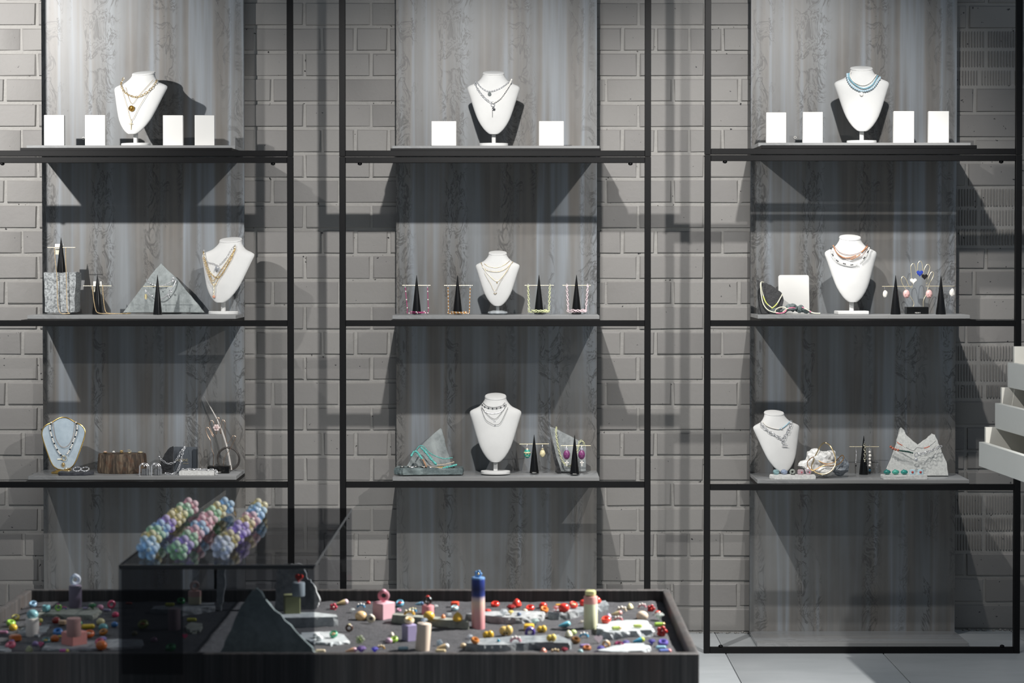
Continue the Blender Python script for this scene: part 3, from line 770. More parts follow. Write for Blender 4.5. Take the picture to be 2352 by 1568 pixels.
# ------------------------------------------------------------ white gift boxes
def gift_box(k, sh, ua, ub, vtop, Y, depth, rz, label):
    z = ZB[k][sh]; pa, pb = P(ua, vtop, Y), P(ub, vtop, Y); W = pb.x - pa.x; H = pa.z - z
    c = Vector(((pa.x + pb.x) / 2, Y + depth / 2, z))
    R = Matrix.Translation(c) @ Matrix.Rotation(rz, 4, 'Z')
    lid = G().box((0, -depth * 0.26, H / 2), (W, depth * 0.46, H), b=0.0012).xf(R)
    bot = G().box((0, depth * 0.25, H / 2), (W - 0.002, depth * 0.5, H - 0.002), b=0.0008).xf(R)
    thing('gift_box', label, 'box', [('lid', lid, m_white), ('tray', bot, m_white)], 'white boxes on the top shelves', at=c)
for d in (('a', 0, 101, 147, 264, 'upright white box at the outer end of the top shelf by the wall gap'), ('a', 0, 195, 241.5, 264, 'upright white box just before the gold-chained bust, beside a screw ring'),
          ('a', 0, 374, 420, 264.5, 'upright white box in the shadow of the gold-chained bust'), ('a', 0, 446, 491, 264.5, 'upright white box turned to show its side, last on its shelf'),
          ('b', 0, 991, 1048, 279, 'square white box before the silver-chained bust, on its far side from the drawers'), ('b', 0, 1238, 1295, 279, 'square white box after the silver-chained bust, on the side of the drawers'),
          ('c', 0, 1760, 1806, 258, 'upright white box first on the top shelf with the blue bead bust'), ('c', 0, 1844, 1890, 257, 'upright white box just before the blue bead bust'),
          ('c', 0, 2053, 2100, 255, 'upright white box just after the blue bead bust'), ('c', 0, 2133, 2180, 255, 'upright white box last on the shelf with the blue bead bust')):
    rz = 0.12 if d[2] == 446 else 0.0
    gift_box(d[0], d[1], d[2], d[3], d[4], 7.665, 0.024 if d[0] != 'a' or d[2] < 440 else 0.034, rz, d[5])

# ------------------------------------------------------------ black cones with a brass cross rod
def cone_stand(u, vtop, z, Y, rpx, bar, label, group='black cone stands with brass rods', tagline=None, dy=0.0):
    """bar = (ua, ub, v) of the rod"""
    x = P(u, 700, Y).x; top = P(u, vtop, Y).z; H = top - z; r = rpx * M(Y); b = Vector((x, Y, z))
    cone = G().lathe(b, [(r, 0), (r, 0.001), (r * 0.62, H * 0.42), (r * 0.18, H * 0.86), (r * 0.06, H * 0.975), (0.0004, H)], 28)
    vb = bar[2]; zb = P(u, vb, Y).z
    xa, xb = P(bar[0], vb, Y).x, P(bar[1], vb, Y).x
    rod = G().cyl((xa, Y, zb), (xb, Y + dy, zb), 0.0011, n=8)
    parts = [('cone', cone, m_cone), ('rod', rod, m_brass)]
    if tagline: parts.append(('name_plate', G().box(b + Vector((0, -r - 0.001, 0.0035)), (0.0185, 0.001, 0.0045)), m_jet, {'sub': [('lettering', text_g(tagline, 0.0048, b + Vector((0, -r - 0.0017, 0.0035)), spacing=1.0), m_white)]}))
    thing('cone_stand', label, 'jewellery stand', parts, group, at=b); return Y, zb
Yc = 7.710
# a: on the granite block and beside it
z2a = ZB['a'][1]
blk_top = P(140, 630, 7.710).z
pa = P(143, 700, 7.715)
g = G().prism([(-0.058, 0), (0.056, 0), (0.061, blk_top - z2a - 0.0005), (-0.061, blk_top - z2a - 0.0005)], 0.10, place_xz((pa.x, 7.675, z2a)), 0.0022, 4, 6)
thing('stone_block', 'rough grey granite block carrying a black cone', 'stone', [('block', g, m_granite, {'smooth': False})])
cone_stand(141, 545, blk_top, 7.715, 11.5, (109, 173, 568), 'black cone stand on top of the granite block')
cone_stand(224, 631, z2a, 7.710, 12.5, (191, 256, 657), 'black cone stand beside the granite block')
def paper_tag(c, label): thing('price_tag', label, 'tag', [('card', G().box(c, (0.032, 0.006, 0.02), b=0.001), m_white), ('fold', G().box(c + Vector((0, 0.004, -0.02)), (0.03, 0.002, 0.02)), plain('#d6d2bf', 0.7))])
paper_tag(P(136, 566, 7.721), 'white folded tag on the rod above the granite block'); paper_tag(P(224, 652, 7.721), 'white folded tag on the rod of the cone beside the granite block')
def hung(label, px, mk, Y, group='necklaces hung from the cone rods', **k):
    pts = smooth_path([P(a, b, Y if len(t) == 0 else t[0]) for a, b, *t in px], k.get('n', 90)); return pts
Yn = 7.695
m_goldbead = plain('#d8bf96', 0.3, 0.55, 0.3, 300)
p = hung('', [(151, 569), (151, 600), (152.5, 640), (153.5, 690), (155, 714), (159, 719.5)], None, 7.662); q = hung('', [(125, 569), (127, 600), (131, 640), (132, 690), (135, 712), (141, 719.5), (152, 720), (160, 719.5)], None, 7.662)
thing('necklace', 'thin gold bead necklace hanging in front of the granite block', 'necklace', [('beads', G().beads(p, 0.0017, 0.95).beads(q, 0.0017, 0.95), m_goldbead)], 'necklaces hung from the cone rods')
p = hung('', [(236, 655), (237, 680), (240, 705), (244, 717), (255, 719.5), (275, 720), (298, 720)], None, 7.665); q = hung('', [(212, 657), (215, 685), (219, 708), (225, 718), (245, 720), (270, 720)], None, 7.662)
thing('necklace', 'gold bead necklace trailing along the board from the second cone', 'necklace', [('beads', G().beads(p, 0.0018, 0.95).beads(q, 0.0018, 0.95), m_goldbead), ('charms', G().box(P(284, 719.5, 7.660), (0.012, 0.006, 0.003), b=0.001).box(P(296, 719, 7.658), (0.016, 0.005, 0.003), b=0.001), m_gold)], 'necklaces hung from the cone rods')
# marble triangle with two bracelets, a cone before it
c = P(376, 700, 7.750)
def px_out(pts, u0, v0, Y): return [((u - u0) * M(Y), (v0 - v) * M(Y)) for u, v in pts]
tri = px_out([(282, 723.5), (322, 668), (345, 634), (367, 608), (402, 642), (438, 684), (470, 723.5)], 376, 723.5, 7.770)
thing('stone_slab', 'pointed grey marble slab leaning on the panel behind a black cone', 'stone', [('slab', G().prism(tri, 0.014, place_xz((c.x, 7.750, z2a), 0.0, 0.16), 0.0012, 2, 4), m_marble, {'smooth': False})])
cone_stand(362, 631, z2a, 7.665, 10.5, (329, 396, 658), 'black cone stand before the pointed marble slab')
Yf = 7.738
p = [P(u, v, Yf + 0.012) for u, v in smooth_px] if False else smooth_path([P(336, 642, 7.762), P(345, 650, 7.757), P(366, 657, 7.754), P(385, 651, 7.756), P(400, 643, 7.760)], 50)
thing('bracelet', 'fine silver charm bracelet draped high on the marble slab', 'bracelet', [('chain', G().links(p, 0.0022, 0.0008, 1.3), m_silver), ('charms', G().ball(P(368, 664, 7.750), 0.0028).ball(P(382, 661, 7.750), 0.0025).ball(P(345, 653, 7.750), 0.0022), m_steel)], 'silver bracelets')
p = smooth_path([P(404, 644, 7.760), P(397, 660, 7.752), P(385, 676, 7.746), P(370, 686, 7.742), P(352, 683, 7.743), P(337, 669, 7.748)], 60)
thing('bracelet', 'thick silver snake bracelet draped low on the marble slab', 'bracelet', [('chain', G().tube(p, 0.0022, 8), m_silver), ('beads', G().ball(P(350, 680, 7.741), 0.004).ball(P(394, 670, 7.745), 0.004).torus(P(398, 642, 7.757), 0.006, 0.002, (0.2, 1, 0)), m_silver)], 'silver bracelets')
def hook(u, va, vb, Y): return smooth_path([P(u, va, Y) + Vector((0, 0.003, 0)), P(u, va - 1.5, Y), P(u - 0.8, (va + vb) / 2, Y - 0.003), P(u, vb, Y - 0.002)], 14)
def earring(label, u, v_rod, Y, parts, group='earrings on the rods'):
    h = G().tube(hook(u, v_rod, v_rod + 7, Y), 0.0006, 5)
    thing('earring', label, 'earring', [('hook', h, m_silver)] + parts, group)
earring('gold framed crystal drop earring on the rod before the marble slab', 335, 658, 7.663, [('link', G().torus(P(335, 668, 7.660), 0.0025, 0.0008, (0, 1, 0)), m_silver), ('crystal', G().box(P(335, 681, 7.660), (0.008, 0.005, 0.020), b=0.002), clear('#efe6b8', 0.6)), ('setting', G().torus(P(335, 681, 7.659), 0.0042, 0.0009, (0, 1, 0), 16, 5, 2.3, (0, 0, 1)), m_gold)])
earring('silver chain earring with a small ring on the rod before the marble slab', 388, 658, 7.663, [('chain', G().links([P(388, 665, 7.661), P(388, 676, 7.661)], 0.0016, 0.0006, 1.3), m_silver), ('ring', G().torus(P(388, 680, 7.660), 0.0048, 0.0012, (0, 1, 0)), m_steel)])
# b: four cones with hanging straps
z2b = ZB['b'][1]; Yc = 7.710; Yn = 7.697
cone_stand(957, 633, z2b, Yc, 10.7, (924, 989, 656.5), 'black cone stand hung with a pink and white bead strap')
cone_stand(1051, 633, z2b, Yc, 11, (1020, 1086, 657), 'black cone stand hung with an amber bead strap')
cone_stand(1238, 632, z2b, Yc, 11, (1205, 1272, 656.5), 'black cone stand hung with a pale yellow chain')
cone_stand(1324, 632, z2b, Yc, 11.3, (1292, 1357, 656.5), 'black cone stand hung with a pale pink chain')
zf = z2b + 0.0028
def strap(ua, ub, ua2, ub2, lab, mk):
    flo = 720.5
    L = [P(ua, 662, Yn), P(ua + (ua2 - ua) * 0.5, 690, Yn - 0.004), P(ua2, 714, Yn - 0.012)]; R = [P(ub, 662, Yn), P(ub + (ub2 - ub) * 0.5, 690, Yn - 0.004), P(ub2, 714, Yn - 0.012)]
    xa_, xb_ = P(ua2 + 1, 700, Yn).x, P(ub2 - 1, 700, Yn).x; lo = []
    for k in range(9):                            # the slack is heaped on the board
        t = (0, 0.55, 0.95, 0.5, 0.12, 0.6, 0.9, 0.85, 1)[k]; lo.append(Vector((xa_ + (xb_ - xa_) * t, Yn - 0.022 - 0.006 * (k % 3), zf + (0, 0, 0.001, 0.003, 0.005, 0.004, 0.006, 0.002, 0)[k])))
    pts = smooth_path(L + lo + R[::-1], 150)
    clip = G()
    for u in (ua, ub): clip.tube(smooth_path([P(u - 1, 655.5, Yc), P(u, 658, Yn), P(u + 1, 662, Yn)], 8), 0.0009, 5).torus(P(u, 660, Yn), 0.0026, 0.0008, (0, 1, 0), 12, 5, 1.5, (0, 0, 1))
    thing('glasses_strap', lab, 'strap', mk(pts) + [('clasp', clip, m_silver)], 'bead and chain straps on the cone rods')
strap(931, 982, 936, 984, 'deep pink thread strap with spaced white pearls', lambda q: [('thread', G().tube(q, 0.0011, 5), plain('#b23a78', 0.5)), ('pearls', G().beads(q, 0.0026, 1.0, lambda j: j % 6 == 3), m_pearl)])
strap(1029, 1080, 1030, 1078, 'amber and white small bead strap', lambda q: [('amber_beads', G().beads(q, 0.0021, 1.0, lambda j: j % 3 != 2), plain('#c2873a', 0.3, vary=0.3, scale=200)), ('white_beads', G().beads(q, 0.0021, 1.0, lambda j: j % 3 == 2), m_pearl)])
strap(1213, 1263, 1215, 1261, 'pale yellow plastic link chain strap', lambda q: [('chain', G().links(q, 0.0034, 0.0013, 1.45), plain('#d8dcae', 0.35))])
strap(1302, 1350, 1305, 1346, 'pale pink plastic link chain strap', lambda q: [('chain', G().links(q, 0.0036, 0.0014, 1.45), plain('#e2cfd2', 0.35))])
# c: slate shard, plaque, stones, wire hand, cones
z2c = ZB['c'][1]
c = P(1768, 700, 7.750)
sl = px_out([(1741, 723), (1741, 645), (1754, 650), (1772, 656), (1786, 666), (1796, 674), (1800, 690), (1797, 712), (1790, 723)], 1768, 723, 7.730)
thing('slate_shard', 'black slate shard with cream cords, sharing a shelf with the bright white bust', 'stone', [('shard', G().prism(sl, 0.008, place_xz((P(1768, 700, 7.730).x, 7.725, z2c), 0.0, 0.15), 0.001, 5, 3), m_slate, {'smooth': False})])
m_cord = plain('#ecead2', 0.6); m_lime = plain('#d9e07a', 0.6)
p = smooth_path([P(1752, 648, 7.735), P(1748, 651, 7.710), P(1751, 672, 7.708), P(1759, 694, 7.702), P(1772, 706, 7.698), P(1774, 707, 7.698), P(1784, 698, 7.700), P(1793, 683, 7.708), P(1797, 675, 7.720)], 80)
thing('necklace', 'short cream and lime cord necklace looped on the slate shard', 'necklace', [('cord', G().tube(p[:30], 0.002, 7).tube(p[44:50], 0.002, 7).tube(p[62:], 0.002, 7), m_cord), ('lime_cord', G().tube(p[29:45], 0.0023, 7).tube(p[49:63], 0.0023, 7), m_lime)], 'cord necklaces')
p = smooth_path([P(1754, 648, 7.730), P(1747, 650, 7.705), P(1748.5, 676, 7.696), P(1753, 697, 7.690), P(1762, 710, 7.682), P(1774, 716, 7.674), P(1788, 718, 7.665)], 70)
thing('necklace', 'long cream cord necklace falling from the slate shard to the board', 'necklace', [('cord', G().tube(p, 0.0019, 7), m_cord)], 'cord necklaces')
rp = G(); W2, H2, rr = 35.5 * M(7.790), 73 * M(7.790), 0.009
pts = []
for cx_, cz_, a0 in ((W2 - rr, rr * 0.3, -PI / 2), (W2 - rr, H2 * 1.22 - rr, 0), (-W2 + rr, H2 * 1.22 - rr, PI / 2), (-W2 + rr, rr * 0.3, PI)):
    if cz_ < 0.01: pts.append((W2 if cx_ > 0 else -W2, 0)); continue
    for i in range(5): pts.append((cx_ + rr * math.cos(a0 + i * PI / 8), cz_ + rr * math.sin(a0 + i * PI / 8)))
pts = [pts[0]] + pts[1:6] + pts[6:11] + [pts[11]]
thing('display_card', 'blank white rounded plaque leaning behind the dark stones', 'plaque', [('plaque', G().prism(pts, 0.006, place_xz((P(1822.5, 700, 7.810).x, 7.790, z2c), 0.0, 0.12)), m_white)])
for i, (u, v, w_, h_) in enumerate(((1778, 716, 20, 12), (1800, 717, 16, 10), (1818, 714, 26, 18), (1838, 714, 22, 17), (1852, 717, 16, 10))):
    Y = 7.690 + 0.01 * (i % 2); x = P(u, 700, Y).x
    lab = ('small dark grey stone touching the slate shard', 'small pebble wedged before the white plaque', 'largest dark grey rough stone before the white plaque', 'rough dark stone under the middle of the plaque edge', 'smallest dark stone at the end of the row before the plaque')[i]
    thing('stone', lab, 'stone', [('stone', G().rock((x, Y, z2c + h_ * M(Y) * 0.42), (w_ * M(Y), 0.03, h_ * M(Y)), i + 5, 0.35, 3), m_greenstone, {'smooth': False})], 'dark stones before the white plaque')
m_pinkc = plain('#dd7f9d', 0.5)
def flat_cord(px, label, pinks, r=0.0022):
    p = smooth_path([P(u, v, Y) for u, v, Y in px], 60); p = [Vector((q.x, q.y, max(q.z, z2c + r + 0.0004))) for q in p]; g1, g2 = G(), G(); k = 0
    for a, b, pk in pinks: (g2 if pk else g1).tube(p[a:b], r, 7)
    thing('bracelet', label, 'bracelet', [('cord', g1, m_cord), ('pink_section', g2, m_pinkc)], 'white and pink cord bracelets')
flat_cord([(1780, 716, 7.675), (1784, 709, 7.670), (1795, 705, 7.660), (1806, 708, 7.656), (1803, 716, 7.654), (1792, 719, 7.652), (1782, 718.5, 7.652)], 'looped white and pink cord bracelet under the slate shard', ((0, 22, 0), (21, 34, 0), (33, 60, 1)))
flat_cord([(1798, 716, 7.665), (1808, 709, 7.660), (1819, 706.5, 7.662), (1826, 707, 7.670)], 'white and pink cord bracelet over the first dark stones', ((0, 28, 0), (27, 60, 1)))
flat_cord([(1842, 705, 7.675), (1856, 712, 7.670), (1864, 717, 7.665), (1872, 719, 7.660), (1884, 719.3, 7.660)], 'white and pink cord bracelet trailing off the last dark stone', ((0, 8, 1), (7, 26, 0), (25, 32, 1), (31, 60, 0)))
cone_stand(2057, 632, z2c, 7.690, 11.5, (2026, 2096, 657.5), 'black cone stand just after the bright white bust')
cone_stand(2161, 632, z2c, 7.690, 11.5, (2126, 2192, 657), 'black cone stand last on the shelf, beyond the wire hand')
def face_bead(c, w_, h_, mat):
    g = G().ball(c, 1, (w_ / 2, w_ * 0.36, h_ / 2), 16, 12)
    return g
def skull(c, w_, h_, mat, dark):
    """an oval bead carved with brow, eyes and a jaw line"""
    k = [('bead', G().ball(c, 1, (w_ / 2, w_ * 0.36, h_ / 2), 16, 12), mat)]
    e = G()
    for sx in (-1, 1): e.ball(c + Vector((sx * w_ * 0.2, -w_ * 0.33, -h_ * 0.06)), w_ * 0.1, (1.2, 0.5, 0.8), 8, 5)
    e.box(c + Vector((0, -w_ * 0.335, -h_ * 0.27)), (w_ * 0.42, w_ * 0.06, h_ * 0.05), b=0.0004)
    k.append(('carving', e, dark)); return k
m_pinkst = plain('#e0b7b3', 0.35, vary=0.1); m_pinkdk = plain('#c99892', 0.4)
earring('white baroque pearl earring on the cone after the bright bust', 2032, 657.5, 7.688, [('pearl', G().rock(P(2033, 675, 7.685), (0.017, 0.013, 0.028), 3, 0.2, 3), m_pearl)])
earring('pink carved face earring nearer the bright bust', 2082, 657.5, 7.688, skull(P(2082, 675, 7.685), 0.026, 0.033, m_pinkst, m_pinkdk))
earring('pink carved face earring nearer the end of the shelf', 2133, 657, 7.688, skull(P(2134, 675, 7.685), 0.026, 0.033, m_pinkst, m_pinkdk))
earring('white faceted stone earring with a tiny dark drop, last on the shelf', 2187, 657, 7.688, [('stone', G().rock(P(2187, 672, 7.685), (0.02, 0.014, 0.03), 8, 0.25, 2), m_pearl, {'smooth': False}), ('drop', G().ball(P(2187, 689, 7.685), 0.0026), m_steel)])
def wire_hand(px, Y, zb, ua, ub, vtop, label, brand, mat, tilt=0.0):
    w_ = smooth_path([P(u, v, Y) for u, v in px], 150)
    pa, pb = P(ua, vtop, Y - 0.025), P(ub, vtop, Y - 0.025); H = pa.z - zb
    zb += 0.0003; bl = G().box(((pa.x + pb.x) / 2, Y, zb + H / 2), (pb.x - pa.x, 0.05, H), b=0.0012)
    tx = text_g(brand, 0.0065, ((pa.x + pb.x) / 2, Y - 0.0255, zb + 0.0045))
    thing('ring_hand', label, 'ring stand', [('wire', G().tube(w_, 0.0011, 6), mat), ('plinth', bl, m_jet, {'sub': [('lettering', tx, m_white)]})])
wire_hand([(2097, 704), (2099.5, 696), (2093, 684), (2083, 668), (2073, 652), (2070, 642), (2074, 634.5), (2081, 641), (2087, 655), (2095, 660), (2093, 630), (2092, 612), (2098, 604.5), (2102, 612), (2106, 632), (2107, 618), (2109, 604), (2114, 599), (2118, 606), (2119, 622), (2120, 634), (2123, 618), (2130, 606.5), (2136, 612), (2134, 622), (2130, 633), (2127, 649), (2129, 652), (2134, 634), (2140, 624), (2145, 628), (2141, 640), (2134, 653), (2127, 676), (2121, 690), (2121, 704)], 7.750, z2c, 2083, 2133, 705, 'gold wire hand with heart rings on a black plinth', 'MENA I', m_brass)
def heart(c, w_, mat, label, ty=0.0):
    o = []
    for i in range(24):
        t = 2 * PI * i / 24; o.append((16 * math.sin(t) ** 3 * w_ / 32, (13 * math.cos(t) - 5 * math.cos(2 * t) - 2 * math.cos(3 * t) - math.cos(4 * t)) * w_ / 32))
    pr = G().prism(o, 0.006, place_xz(c, 0, 0)); pr.join(G().prism([(a * 0.75, b * 0.75) for a, b in o], 0.003, place_xz(Vector(c) - Vector((0, 0.003, 0)))))
    bd = G().torus(Vector(c) + Vector((0, 0.012, -0.002)), 0.0085, 0.0018, (0, 0.25, 1), 20, 6)
    thing('ring', label, 'ring', [('heart', pr, mat), ('band', bd, m_pearl)], 'heart rings on the wire hand')
heart(P(2113, 627, 7.730), 0.026, plain('#2f46a8', 0.4, vary=0.3, scale=300), 'royal blue heart ring on the wire hand')
heart(P(2124, 635, 7.728), 0.024, plain('#1d1b1a', 0.4, vary=0.5, scale=300), 'black heart ring on the wire hand')
heart(P(2098, 645, 7.728), 0.026, m_pearl, 'white heart ring on the wire hand')

# ------------------------------------------------------------ lowest boards
def on_board(k, u, v): 
    Y = shelf_y(k, 2, v); p = P(u, v, Y); return Vector((p.x, Y, ZB[k][2])), Y
# ---- a: plaque bust, bangles on slate, stump with rings, hoops, chains, wire hand
za = ZB['a'][2]
m_blue = speckled('#a7b5bf', '#bccad2', 24, 0.35, 0.03, 0.5, '#8fa0ac')
m_goldedge = plain('#d2b06a', 0.25, 1.0)
b0, Y = on_board('a', 143.5, 1083)
Y = 7.72; b0 = Vector((P(143.5, 700, Y).x, Y, za))
half = [(0, 958), (7, 959), (14, 962), (22, 967), (29, 971), (36, 974), (43, 979), (48, 987), (49, 996), (47, 1006), (42, 1022), (35, 1042), (29, 1058), (22, 1070), (12, 1077), (0, 1079)]
ol = [(a, v) for a, v in half] + [(-a, v) for a, v in half[::-1][1:-1]]
zbot = P(143, 1080, Y).z
out = [(a * M(Y), (1080 - v) * M(Y)) for a, v in ol]
pl = place_xz((b0.x, Y, zbot), 0.10, 0.10)
edge = smooth_path([pl(a, b, -0.0005) for a, b in out], 90, True)
face = G().prism(out, 0.011, pl); stand = G().box((b0.x - 0.002, Y + 0.012, za + (zbot - za) / 2 + 0.001), (0.05, 0.05, zbot - za + 0.002), b=0.001)
thing('necklace_plaque', 'pale blue marble plaque shaped as a bust with gold rim', 'display bust', [('face', face, m_blue, {'smooth': False}), ('rim', G().tube(edge, 0.0022, 6, True), m_goldedge), ('foot', G().box((b0.x - 0.012, Y, za + 0.004), (0.055, 0.05, 0.0075), b=0.001).join(stand), m_goldedge)], 'necklace plaques', at=b0)
pf = lambda u, v, o=0.0062: pl((u - 143.5) * M(Y) * 1.0, (1080 - v) * M(Y), -o)
p = smooth_path([pf(116, 970), pf(113, 980), pf(117, 1000), pf(124, 1020), pf(132, 1036), pf(139, 1045)], 60)
q = smooth_path([pf(172, 970), pf(175, 980), pf(173, 995), pf(167, 1012), pf(160, 1030), pf(153, 1042)], 60)
g1, g2 = G(), G()
for pp in (p, q):
    g1.beads(pp, 0.0033, 0.95, lambda j: j % 4 not in (1,) ); g2.beads(pp, 0.0031, 1.01, lambda j: j % 4 == 1)
c = pf(145, 1052, 0.006)
thing('necklace', 'black and white bead necklace with gold ring clasp and cameo drop on the blue plaque', 'necklace', [('white_beads', g1, m_pearl), ('black_beads', g2, m_jet), ('clasp_ring', G().torus(c, 0.0088, 0.0013, (0, 1, 0)).tube([c + Vector((-0.007, 0, -0.003)), c + Vector((-0.024, 0, -0.004))], 0.0012, 6), m_gold),
      ('cameo_drop', G().ball(pf(144, 1067, 0.006), 0.0055, (0.75, 0.4, 1.2)).torus(pf(144, 1067, 0.006), 0.0055, 0.0012, (0, 1, 0), 18, 5, 1.4, (0, 0, 1)), m_gold)], 'necklaces on the plaque')
p = smooth_path([pf(119, 968), pf(121, 985), pf(126, 1006), pf(135, 1022), pf(145, 1027), pf(156, 1022), pf(165, 1006), pf(169, 985), pf(170, 968)], 80)
thing('necklace', 'fine rose gold bead chain worn short on the blue plaque', 'necklace', [('chain', G().beads(p, 0.0012, 1.0), plain('#b5987f', 0.35, 0.6, 0.3, 300))], 'necklaces on the plaque')
# slate tile with three bangles
Yt = 7.655; zt = za + 0.0005
sx0, sx1 = P(133, 700, Yt).x, P(213, 700, Yt).x
thing('slate_tile', 'thin dark slate tile with three small rings of metal beside the blue plaque', 'stone', [('tile', G().prism([(sx0, Yt - 0.012), (sx0 + 0.01, Yt - 0.024), (sx1 - 0.03, Yt - 0.024), (sx1, Yt + 0.01), (sx1 - 0.01, Yt + 0.04), (sx0, Yt + 0.035)], 0.0125, place_xy((0, 0, zt)), 0.0006, 3, 3), speckled('#303238', '#4a4c52', 60, 0.5, 0.2), {'smooth': False})])
ztt = zt + 0.0135
def bangle(u, R, tiltx, mat, label, beads=False):
    c = Vector((P(u, 700, Yt).x, Yt + 0.004, ztt + R * math.sin(tiltx) + 0.0016)); ax = Vector((0, -math.sin(tiltx), math.cos(tiltx)))
    _, a, b = frame_of(ax); ring = [c + a * R * math.cos(2 * PI * i / 40) + b * R * math.sin(2 * PI * i / 40) for i in range(41)]
    g = G().torus(c, R, 0.0011, ax, 28, 6)
    parts = [('band', g, mat)]
    if beads: parts.append(('links', G().links(ring, 0.0022, 0.0008, 1.3), mat))
    thing('bracelet', label, 'bracelet', parts, 'small bracelets on the slate tile')
bangle(153, 0.0145, 0.30, m_gold, 'thin gold ring bracelet nearest the plaque on the slate tile')
bangle(175, 0.0145, 0.42, m_silver, 'silver link ring bracelet in the middle of the slate tile', True)
bangle(193.5, 0.0145, 0.42, m_silver, 'silver bead ring bracelet at the far end of the slate tile', True)
# petrified-wood block with five rings
def bark():
    m, nt, b = newmat('bark'); co = coords(nt, (60, 60, 9)); n = ntex(nt, co, 1.0, 5, 0.65, 0.5); n2 = ntex(nt, coords(nt), 40, 4)
    c = ramp(nt, n, [(0.3, lin('#1c1713')), (0.48, lin('#40362d')), (0.6, lin('#6b5c4c')), (0.75, lin('#90806c'))])
    nt.links.new(mixc(nt, ramp(nt, n2, [(0.5, (0, 0, 0)), (0.7, (0.6, 0.6, 0.6))]), c, lin('#54321f')), b.inputs['Base Color'])
    b.inputs['Roughness'].default_value = 0.8; bump(nt, b, n, 0.8, 0.006); return m
Ys = 7.74; sx = (P(224, 700, Ys).x + P(336, 700, Ys).x) / 2; sw = (P(336, 700, Ys).x - P(224, 700, Ys).x) / 2; sh = P(280, 1041, Ys).z - za
g = G(); V = []; F = []; n = 56; rnd = random.Random(5); rad = [1 + 0.07 * noise.noise(Vector((math.cos(2 * PI * i / n) * 3, math.sin(2 * PI * i / n) * 3, 1))) + rnd.uniform(-.03, .03) for i in range(n)]
rows_ = [(0.97, 0.0), (1.0, 0.08), (0.985, 0.5), (0.955, 0.92), (0.93, 1.0), (0.0, 1.0)]
for r_, h_ in rows_:
    for i in range(n):
        a = 2 * PI * i / n; k = r_ * (rad[i] if r_ > 0 else 0); V.append((sx + sw * k * math.cos(a), Ys + 0.052 * k * math.sin(a), za + 0.0004 + sh * h_))
for l in range(5):
    for i in range(n): j = (i + 1) % n; F.append((l * n + i, l * n + j, (l + 1) * n + j, (l + 1) * n + i))
F.append(tuple(range(n - 1, -1, -1)))
thing('wood_block', 'dark fossil wood log slice with five gold and silver rings on top', 'wood block', [('log', g.add(V, F), bark())])
zl = za + sh + 0.0006
def finger_ring(c, R, r, ax, mat, label, stone=None, group=None, name='ring', flat=1.0):
    parts = [('band', G().torus(c, R, r, ax, 22, 7, flat=flat), mat)]
    if stone: parts += stone
    return thing(name, label, 'ring', parts, group)
for i, (u, mat, lab, dy) in enumerate(((243, m_gold, 'gold ring with a pinkish stone, first on the log slice', -0.02), (262, m_silver, 'small silver ring with a white stone on the log slice', -0.02), (279, m_gold, 'largest gold dome ring in the middle of the log slice', -0.01), (297, m_brass, 'tall gold ring with a flat plate on the log slice', -0.01), (321, m_brass, 'low gold disc ring, last on the log slice', 0.0))):
    x = P(u, 700, Ys).x; c = Vector((x, Ys + dy, zl + 0.0042))
    st = (G().ball(c + Vector((0, -0.002, 0.004)), 0.0055, (1.2, 1, 0.5)), G().rock(c + Vector((0, 0, 0.003)), (0.01, 0.008, 0.008), i, 0.2, 2), G().ball(c + Vector((0, 0, 0.006)), 0.007, (1.1, 0.9, 0.45)), G().box(c + Vector((-0.002, 0, 0.009)), (0.011, 0.008, 0.002), b=0.0006).cyl(c + Vector((0.005, 0, -0.002)), c + Vector((0.006, 0, 0.008)), 0.001, n=6), G().lathe(c + Vector((0, 0, -0.003)), [(0.008, 0), (0.0095, 0.002), (0.0095, 0.004), (0.006, 0.006)], 16))[i]
    finger_ring(c, 0.0062, 0.0016, (0, 0.35, 1), mat, lab, [('crown', st, (plain('#c9a69a', 0.3), m_pearl, m_gold, m_brass, m_brass)[i])], 'rings on the log slice')
# two stone cubes with horseshoe hoops
for i, (u0, u1, vb) in enumerate(((316, 343, 1094), (348, 377, 1093))):
    Yq = 7.645; x = P((u0 + u1) / 2 + (1 - 6 * i), 700, Yq).x; w_ = (u1 - u0) * 0.60 * M(Yq); h_ = 22 * M(Yq) * 0.85
    w_ = 0.026 if i == 0 else 0.030
    thing('stone_cube', 'small dark grey stone cube holding a double hoop, ' + ('beside the log slice' if i == 0 else 'before the black slate shard'), 'stone', [('cube', G().box((x + 0.004 * i, Yq + 0.012, za + 0.0004 + 0.0115), (w_, 0.026, 0.023), rz=0.25 if i else 0.12, b=0.0008), speckled('#4b4d50', '#6a6c6e', 90, 0.6, 0.3))], 'stone cubes with hoops')
    hp = G()
    for r_, dx in ((0.0225, 0.0), (0.0165, -0.002)):
        arc = [Vector((x + dx + r_ * 0.8 * math.cos(t), Yq - 0.006, za + 0.032 + r_ * 0.62 * math.sin(t))) for t in [PI * j / 14 for j in range(15)]]
        hp.tube(smooth_path([Vector((x + dx + r_ * 0.8 + 0.0005, Yq - 0.008, za + 0.0016)), Vector((x + dx + r_ * 0.8, Yq - 0.007, za + 0.018))] + arc + [Vector((x + dx - r_ * 0.8, Yq - 0.007, za + 0.018)), Vector((x + dx - r_ * 0.8 - 0.001, Yq - 0.009, za + 0.0016))], 60), 0.0012, 6)
    thing('earring', 'silver double horseshoe hoop over the ' + ('cube beside the log slice' if i == 0 else 'cube before the black slate shard'), 'earring', [('hoops', hp, m_silver), ('stud', G().ball(Vector((x, Yq - 0.006, za + 0.036)), 0.0035), m_silver)], 'horseshoe hoops')
